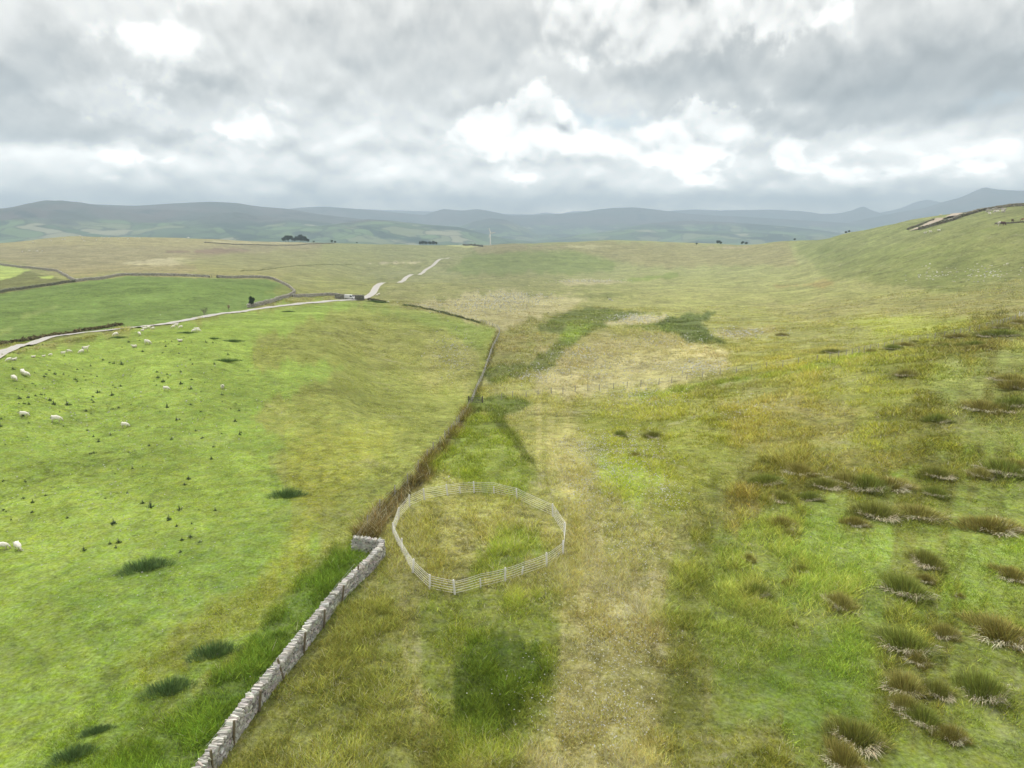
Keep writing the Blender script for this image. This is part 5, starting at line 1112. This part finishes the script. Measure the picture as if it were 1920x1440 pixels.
for px, py, wd, hf, lb in ((272, 1066, 76, .8, 'dark green rush clump alone in the cropped pasture by the wall end'), (400, 1228, 76, 1.0, 'long dark rush clump on the slope above the wall'), (315, 1296, 74, 1.0, 'dark rush clump below the long one beside the wall'), (181, 1374, 46, .9, 'small dark rush clump near the lower corner of the pasture'), (135, 1420, 60, 1.0, 'dark rush clump at the lowest edge of the pasture'),
                         (538, 930, 62, .8, 'faint rush clump in the middle of the pasture'), (435, 641, 38, .5, 'dark rush strip beneath the road, the upper of two'), (398, 636, 26, .4, 'paler rush patch next to the upper dark strip'), (422, 678, 50, .5, 'thin dark rush strip, the lower of two'), (540, 585, 22, .5, 'dark weed clump on the bright grass by the road'), (348, 625, 34, .4, 'low weed patch under the pair of sheep below the road'), (221, 634, 26, .4, 'low weed patch under the sheep by the road'),
                         (700, 566, 30, .8, 'dark nettle bank beside the roadside fold'), (715, 568, 24, .8, 'dark nettle bank at the end of the fold wall'), (762, 574, 22, .8, 'dark rushes at the start of the pasture fence')):
    p = at(px, py); d = (p - Vector((0, 0, CAMH))).length; sc = wd / F * d / 2.3; o = GP if first else copy_thing(GP, p, 0, 1); first = False
    o.location = p; o.scale = (sc, sc * (.45 if wd < 60 or hf < .7 else .75), min(sc, 1.4) * hf); o.rotation_euler = (0, 0, face(px, py, -14 if px < 600 else 0)); o['label'] = lb; o['category'] = 'rushes'; o['group'] = 'dark rush clumps in the pasture'
# small thistles in the pasture
THP = []
for s in range(4):
    V, Fq, C = spray(46, .24, .24, .36 + .06 * s, .06, (.085, .125, .065), .35, .3, .3, .6, 0, 40 + s); V2, F2, C2 = spray(7, .05, .05, .62 + .12 * s, .035, (.14, .16, .10), .1, .3, .7, .1, 0, 60 + s)
    me = fast_mesh('thistle', np.vstack([V, V2]), np.vstack([Fq, F2 + len(V)]), np.vstack([C, C2])); o = link('thistle', me, M_BLADE); tag(o, 'small dark thistle standing in the cropped bright pasture', 'thistle', 'thistles scattered over the pasture'); THP.append(o)
TH = [(83, 706), (60, 719), (66, 723), (98, 716), (129, 704), (141, 711), (182, 719), (155, 693), (171, 702), (103, 701), (170, 686), (193, 675), (205, 680), (214, 681), (252, 690), (228, 683), (254, 698), (339, 697), (315, 708), (361, 683), (383, 699), (289, 715), (262, 713), (212, 722), (226, 724), (52, 732), (42, 730), (31, 729), (67, 742), (77, 740), (84, 740), (53, 745), (35, 757), (45, 757), (54, 758), (101, 758), (133, 759), (172, 750), (175, 754), (200, 758), (222, 764), (246, 758), (161, 770), (171, 776), (300, 772), (357, 758), (370, 784), (377, 752), (385, 740), (416, 740), (465, 695), (384, 717), (410, 768), (424, 790), (441, 790), (448, 770), (376, 772), (54, 793), (144, 789), (164, 807), (215, 807), (2, 785), (2, 800), (112, 772), (409, 812), (372, 608), (345, 632), (287, 640), (241, 641), (229, 651), (268, 659), (262, 638), (300, 635), (310, 640), (322, 640), (145, 693), (150, 652), (26, 661), (80, 646), (34, 663), (166, 641), (94, 667), (119, 669), (62, 668), (367, 622), (329, 628), (347, 616), (394, 625), (359, 641), (368, 648), (311, 649)]
rr = random.Random(3)
while len(TH) < 235:
    px, py = rr.uniform(0, 500), 640 + rr.random() ** 1.6 * 420
    if px > 470 - abs(py - 780) * .3 or (px < 200 and py < 690 - px * .2): continue
    TH.append((px, py))
for i, (px, py) in enumerate(TH):
    p = at(px, py + 1); d = math.hypot(p.x, p.y); src = THP[i % 4]; s = rr.uniform(.4, 1.05) ** 1.7 * (.66 + d / 600)
    if i < 4: o = src; o.location = p
    else: o = copy_thing(src, p, 0, 1)
    o.scale = (s, s, s * rr.uniform(.45, 1.2)); o.rotation_euler = (0, 0, rr.uniform(0, 6))

# ragged low hedge below the green field
def hedge(path, h, w, n, tone, label, name='hedge', cat='hedge', var=.35):
    sp = smooth_path(path, 1.0); A = np.array([(p.x, p.y) for p in sp]); r_ = np.random.default_rng(int(abs(A[0, 0] * 7)) % 1000); k = r_.uniform(0, len(A) - 1.01, n); i = k.astype(int); f = (k - i)[:, None]
    P = A[i] * (1 - f) + A[i + 1] * f + r_.normal(0, w * .35, (n, 2)); hv = .35 + .9 * fbm(P[:, 0], P[:, 1], 1 / 4.0, 3, 12)
    z = gz(P[:, 0], P[:, 1]); zc = z + h * hv * np.sqrt(r_.uniform(0, 1, n)); s = r_.uniform(.6, 1.4, n) * .16 * max(1, h)
    d3 = r_.normal(0, 1, (n, 3, 3)); V = np.stack([P[:, 0], P[:, 1], zc], 1)[:, None] + d3 * s[:, None, None]; o0 = np.array([A[0, 0], A[0, 1], float(gz(*A[0]))])
    c = np.array(tone)[None] * np.exp(r_.normal(0, var, n))[:, None]
    me = fast_mesh(name, V.reshape(-1, 3) - o0, np.arange(n * 3).reshape(-1, 3), np.repeat(c, 3, 0)); o = link(name, me, M_BLADE); o.location = o0; tag(o, label, cat); return o
hedge([at(-60, 660), at(0, 647), at(50, 639), at(100, 630), at(150, 622), at(190, 616), at(228, 609.5)], 0.42, 0.6, 5000, (.16, .14, .07), 'low dark ragged hedge between the road and the green field')
hedge([at(690, 563, 250), at(705, 565, 250), at(722, 568, 250)], 1.0, .7, 2500, (.15, .14, .07), 'short dark hedge running off the end of the roadside fold')
hedge([at(757, 572, 200), at(790, 578), at(830, 587), at(870, 598), at(900, 607)], .5, .7, 4000, (.14, .16, .065), 'band of dark overgrowth under the far pasture fence')
hedge([at(450, 509, 300), at(520, 503, 400), at(600, 497, 400), at(660, 496, 400)], .35, 1.2, 2500, (.17, .18, .08), 'thin dark rushy drain crossing the far moor')

def tree_proto(seed, name='tree', tone=(.045, .075, .03), hgt=9.0, rad=4.2, leaves=2600, leaf=.38):
    """tapered trunk with limbs; crown of leaf clumps spread over its volume"""
    r_ = np.random.default_rng(seed); root = empty(name, (0, 0, 0)); V, Fq = [], []
    def limb(a, b, r0, r1):
        a, b = Vector(a), Vector(b); m = a.lerp(b, .5) + Vector((r_.normal(0, .08), r_.normal(0, .08), 0)) * (b - a).length; P = [a, m, b]; k0 = len(V)
        for p, rr_ in zip(P, (r0, (r0 + r1) / 2, r1)):
            for k in range(6): th = math.pi * k / 3; V.append((p.x + rr_ * math.cos(th), p.y + rr_ * math.sin(th), p.z))
        for j in range(2):
            for k in range(6): Fq.append((k0 + j * 6 + k, k0 + j * 6 + (k + 1) % 6, k0 + (j + 1) * 6 + (k + 1) % 6, k0 + (j + 1) * 6 + k))
    limb((0, 0, -.3), (.1, 0, hgt * .45), .03 * hgt, .02 * hgt); cent = []
    for k in range(9):
        th = k * 2.4 + r_.uniform(-.3, .3); rr_ = rad * r_.uniform(.25, .72); z = hgt * r_.uniform(.35, .88); limb((.1, 0, hgt * r_.uniform(.2, .45)), (rr_ * math.cos(th), rr_ * math.sin(th), z), .012 * hgt, .004 * hgt); cent.append((rr_ * math.cos(th), rr_ * math.sin(th), z, rad * r_.uniform(.28, .48)))
    cent.append((0, 0, hgt * .85, rad * .4)); cent.append((0, 0, hgt * .55, rad * .5))
    me = bpy.data.meshes.new('trunk'); me.from_pydata(V, [], Fq); link('trunk', me, plain_mat('bark', (.09, .075, .055), .9), root)
    cent = np.array(cent); i = r_.integers(0, len(cent), leaves); u = r_.normal(0, 1, (leaves, 3)); u /= np.linalg.norm(u, axis=1)[:, None]; q = r_.uniform(.35, 1.0, leaves) ** .6
    P = cent[i, :3] + u * (cent[i, 3] * q)[:, None] * np.array([1, 1, .8]); P[:, 2] = np.maximum(P[:, 2], hgt * .10)
    T = P[:, None] + r_.normal(0, 1, (leaves, 3, 3)) * leaf * r_.uniform(.5, 1.2, leaves)[:, None, None]
    clump = (.75 + .5 * r_.uniform(0, 1, len(cent)))[i]; c = np.array(tone)[None] * (clump * np.exp(r_.normal(0, .25, leaves)))[:, None]
    me = fast_mesh('crown', T.reshape(-1, 3), np.arange(leaves * 3).reshape(-1, 3), np.repeat(c, 3, 0)); link('crown', me, M_BLADE, root); root['category'] = 'tree'; return root
TRP = [tree_proto(1), tree_proto(2, tone=(.04, .065, .03)), tree_proto(3, hgt=10, rad=3.6, tone=(.05, .08, .035))]; tru = set()
def tree_at(px, py, hpx, wf, label, group, dmin, k=None):
    p = at(px, py, dmin); d = math.hypot(p.x, p.y); h = hpx / F * d; k = random.randrange(3) if k is None else k; s = h / 9.5
    if k not in tru: tru.add(k); o = TRP[k]; o.location = p
    else: o = copy_thing(TRP[k], p, 0, 1)
    o.scale = (s * wf, s * wf, s); o.rotation_euler = (0, 0, random.uniform(0, 6)); o['label'] = label
    if group: o['group'] = group
tree_at(472, 576, 20, .62, 'lone small bushy tree at the corner of the green field by the road', None, 150, 0)
for i, (px, h) in enumerate(((532, 8), (536, 11), (541, 12), (547, 11), (552, 8), (556, 10), (561, 12), (564, 14), (568, 12), (573, 10), (577, 7))):
    tree_at(px, 453.5, h, 1.0, 'dark tree of the small clump on the brown skyline', 'clump of trees on the skyline', 900)
for i, (px, h) in enumerate(((788, 7), (793, 8), (799, 7), (806, 7), (812, 8), (818, 6))):
    tree_at(px, 459.5, h, 1.1, 'dark tree of the low clump just before the yellow field strip', 'low clump of trees on the skyline', 1000)
for px, py, h, lb in ((588, 452, 3.5, 'tiny tree just beyond the skyline clump'), (622, 449, 5, 'small dark bush on the skyline past the tree clump'), (628, 449, 4, 'lower dark bush on the skyline past the tree clump'), (669, 450, 3, 'tiny bush alone on the green skyline strip'), (884, 460, 3.5, 'tiny bush at the end of the yellow field strip'), (890, 460, 3.5, 'tiny bush nearest to the turbine'),
                      (1346, 458, 7, 'small tree on the right moor skyline, the taller one'), (1351, 458.5, 5, 'small tree on the right moor skyline beside the taller one'), (1392, 456.5, 6, 'rounded tree on the right moor skyline'), (1399, 456, 5, 'rounded tree next to the pale skyline field'), (1306, 459.5, 4, 'low bush at the end of the right moor skyline'), (1490, 449, 4, 'low bush where the hill meets the moor skyline'), (1586, 438, 4, 'dark thorn on the hill shoulder'), (1592, 436.5, 4, 'dark thorn higher on the hill shoulder')):
    tree_at(px, py, h, 1.3, lb, None, 500)
# saplings at the lower edge of the green field
def sapling(px, py, hpx, tone, label, lw=.8):
    p = at(px, py, 120); d = math.hypot(p.x, p.y); h = hpx / F * d; root = empty('sapling', p); tag(root, label, 'sapling'); V, Fq = [], []
    r_ = np.random.default_rng(int(px)); T = []
    for k in range(9):
        a = Vector((0, 0, h * .04 * k)); th = k * 2.4; b = a + Vector((math.cos(th) * h * .35 * lw, math.sin(th) * h * .35 * lw, h * .6)); v, f = tube_rows([a, a.lerp(b, .5) + Vector((0, 0, .1)), b], .03, 4); n0 = len(V); V += v; Fq += [tuple(q + n0 for q in ff) for ff in f]; T += [b, a.lerp(b, .6), a.lerp(b, .85)]
    v, f = tube_rows([Vector((0, 0, -.1)), Vector((0, 0, h * .8))], .05, 5); n0 = len(V); V += v; Fq += [tuple(q + n0 for q in ff) for ff in f]
    me = bpy.data.meshes.new('stem'); me.from_pydata([tuple(q) for q in V], [], Fq); link('stem', me, plain_mat('pale_bark', (.25, .22, .17), .9), root)
    n = 240; i = r_.integers(0, len(T), n); P = np.array([tuple(t) for t in T])[i] + r_.normal(0, h * .07, (n, 3)); L = P[:, None] + r_.normal(0, .07, (n, 3, 3)); c = np.array(tone)[None] * np.exp(r_.normal(0, .25, n))[:, None]
    link('leaves', fast_mesh('leaves', L.reshape(-1, 3), np.arange(n * 3).reshape(-1, 3), np.repeat(c, 3, 0)), M_BLADE, root)
sapling(383, 591, 14, (.16, .19, .09), 'spindly see-through sapling beside the road under the green field', 1.1)
sapling(429, 581, 9, (.38, .30, .22), 'small reddish bare sapling beside the road', .5)

# stones lying about
def boulder(px, py, wpx, label, tone=(.42, .40, .36), dmin=0.0, group=None):
    p = at(px, py, dmin); d = (p - Vector((0, 0, CAMH))).length; s = wpx / F * d * .5; bm = bmesh.new(); bmesh.ops.create_icosphere(bm, subdivisions=2, radius=1.0)
    for v in bm.verts: k = 1 + .55 * (vnoise(np.array([v.co.x * 1.7 + px]), np.array([v.co.y * 1.7 + v.co.z * 2.3]), 3)[0] - .5); v.co = Vector((v.co.x * s * k, v.co.y * s * .7 * k, v.co.z * s * .6 * k))
    me = bpy.data.meshes.new('boulder'); bm.to_mesh(me); bm.free(); n = len(me.vertices); a = me.attributes.new('tone', 'FLOAT_COLOR', 'POINT'); a.data.foreach_set('color', np.tile(np.array([*tone, 1], np.float32), n)); o = link('boulder', me, M_STONE); o.location = p + Vector((0, 0, s * .15)); tag(o, label, 'boulder', group)
boulder(1143, 562, 6, 'grey boulder in the hollow below the mound'); boulder(1148, 564, 4, 'small pale boulder beside the one in the hollow', (.55, .53, .48)); boulder(1139, 559, 3, 'dark little boulder above the one in the hollow', (.08, .08, .07))
boulder(1028, 587, 3, 'small dark rock on the pale bents', (.07, .07, .06)); boulder(728, 566, 4, 'white rock on the verge at the end of the fold hedge', (.65, .63, .58), 250); boulder(745, 567, 3, 'smaller white rock near the start of the far pasture fence', (.6, .58, .52), 250)
boulder(888, 774, 7, 'dark wet rock in the green hollow below the hurdle', (.04, .045, .03)); boulder(353, 446.5, 5, 'white boulder on the brown skyline', (.75, .75, .72), 900)
rs = random.Random(8)
for k in range(26):
    px = rs.uniform(1848, 1885); py = 394 + rs.uniform(-2, 6) + (px - 1848) * -.02; boulder(px, py, rs.uniform(2.5, 6), 'pale rock of the scree below the hill crest', (.36, .33, .29), 350, 'rocks of the scree on the hill')
for k in range(46):
    px = rs.choice([rs.uniform(1735, 1790), rs.uniform(1830, 1918), rs.uniform(1750, 1918)]); py = 512 + rs.gauss(0, 9) + (1 if px < 1790 else 0); boulder(px, py, rs.uniform(1.6, 3.4), 'small white stone strewn over the lower hillside', (.62, .60, .52), 250, 'white stones strewn on the hillside')
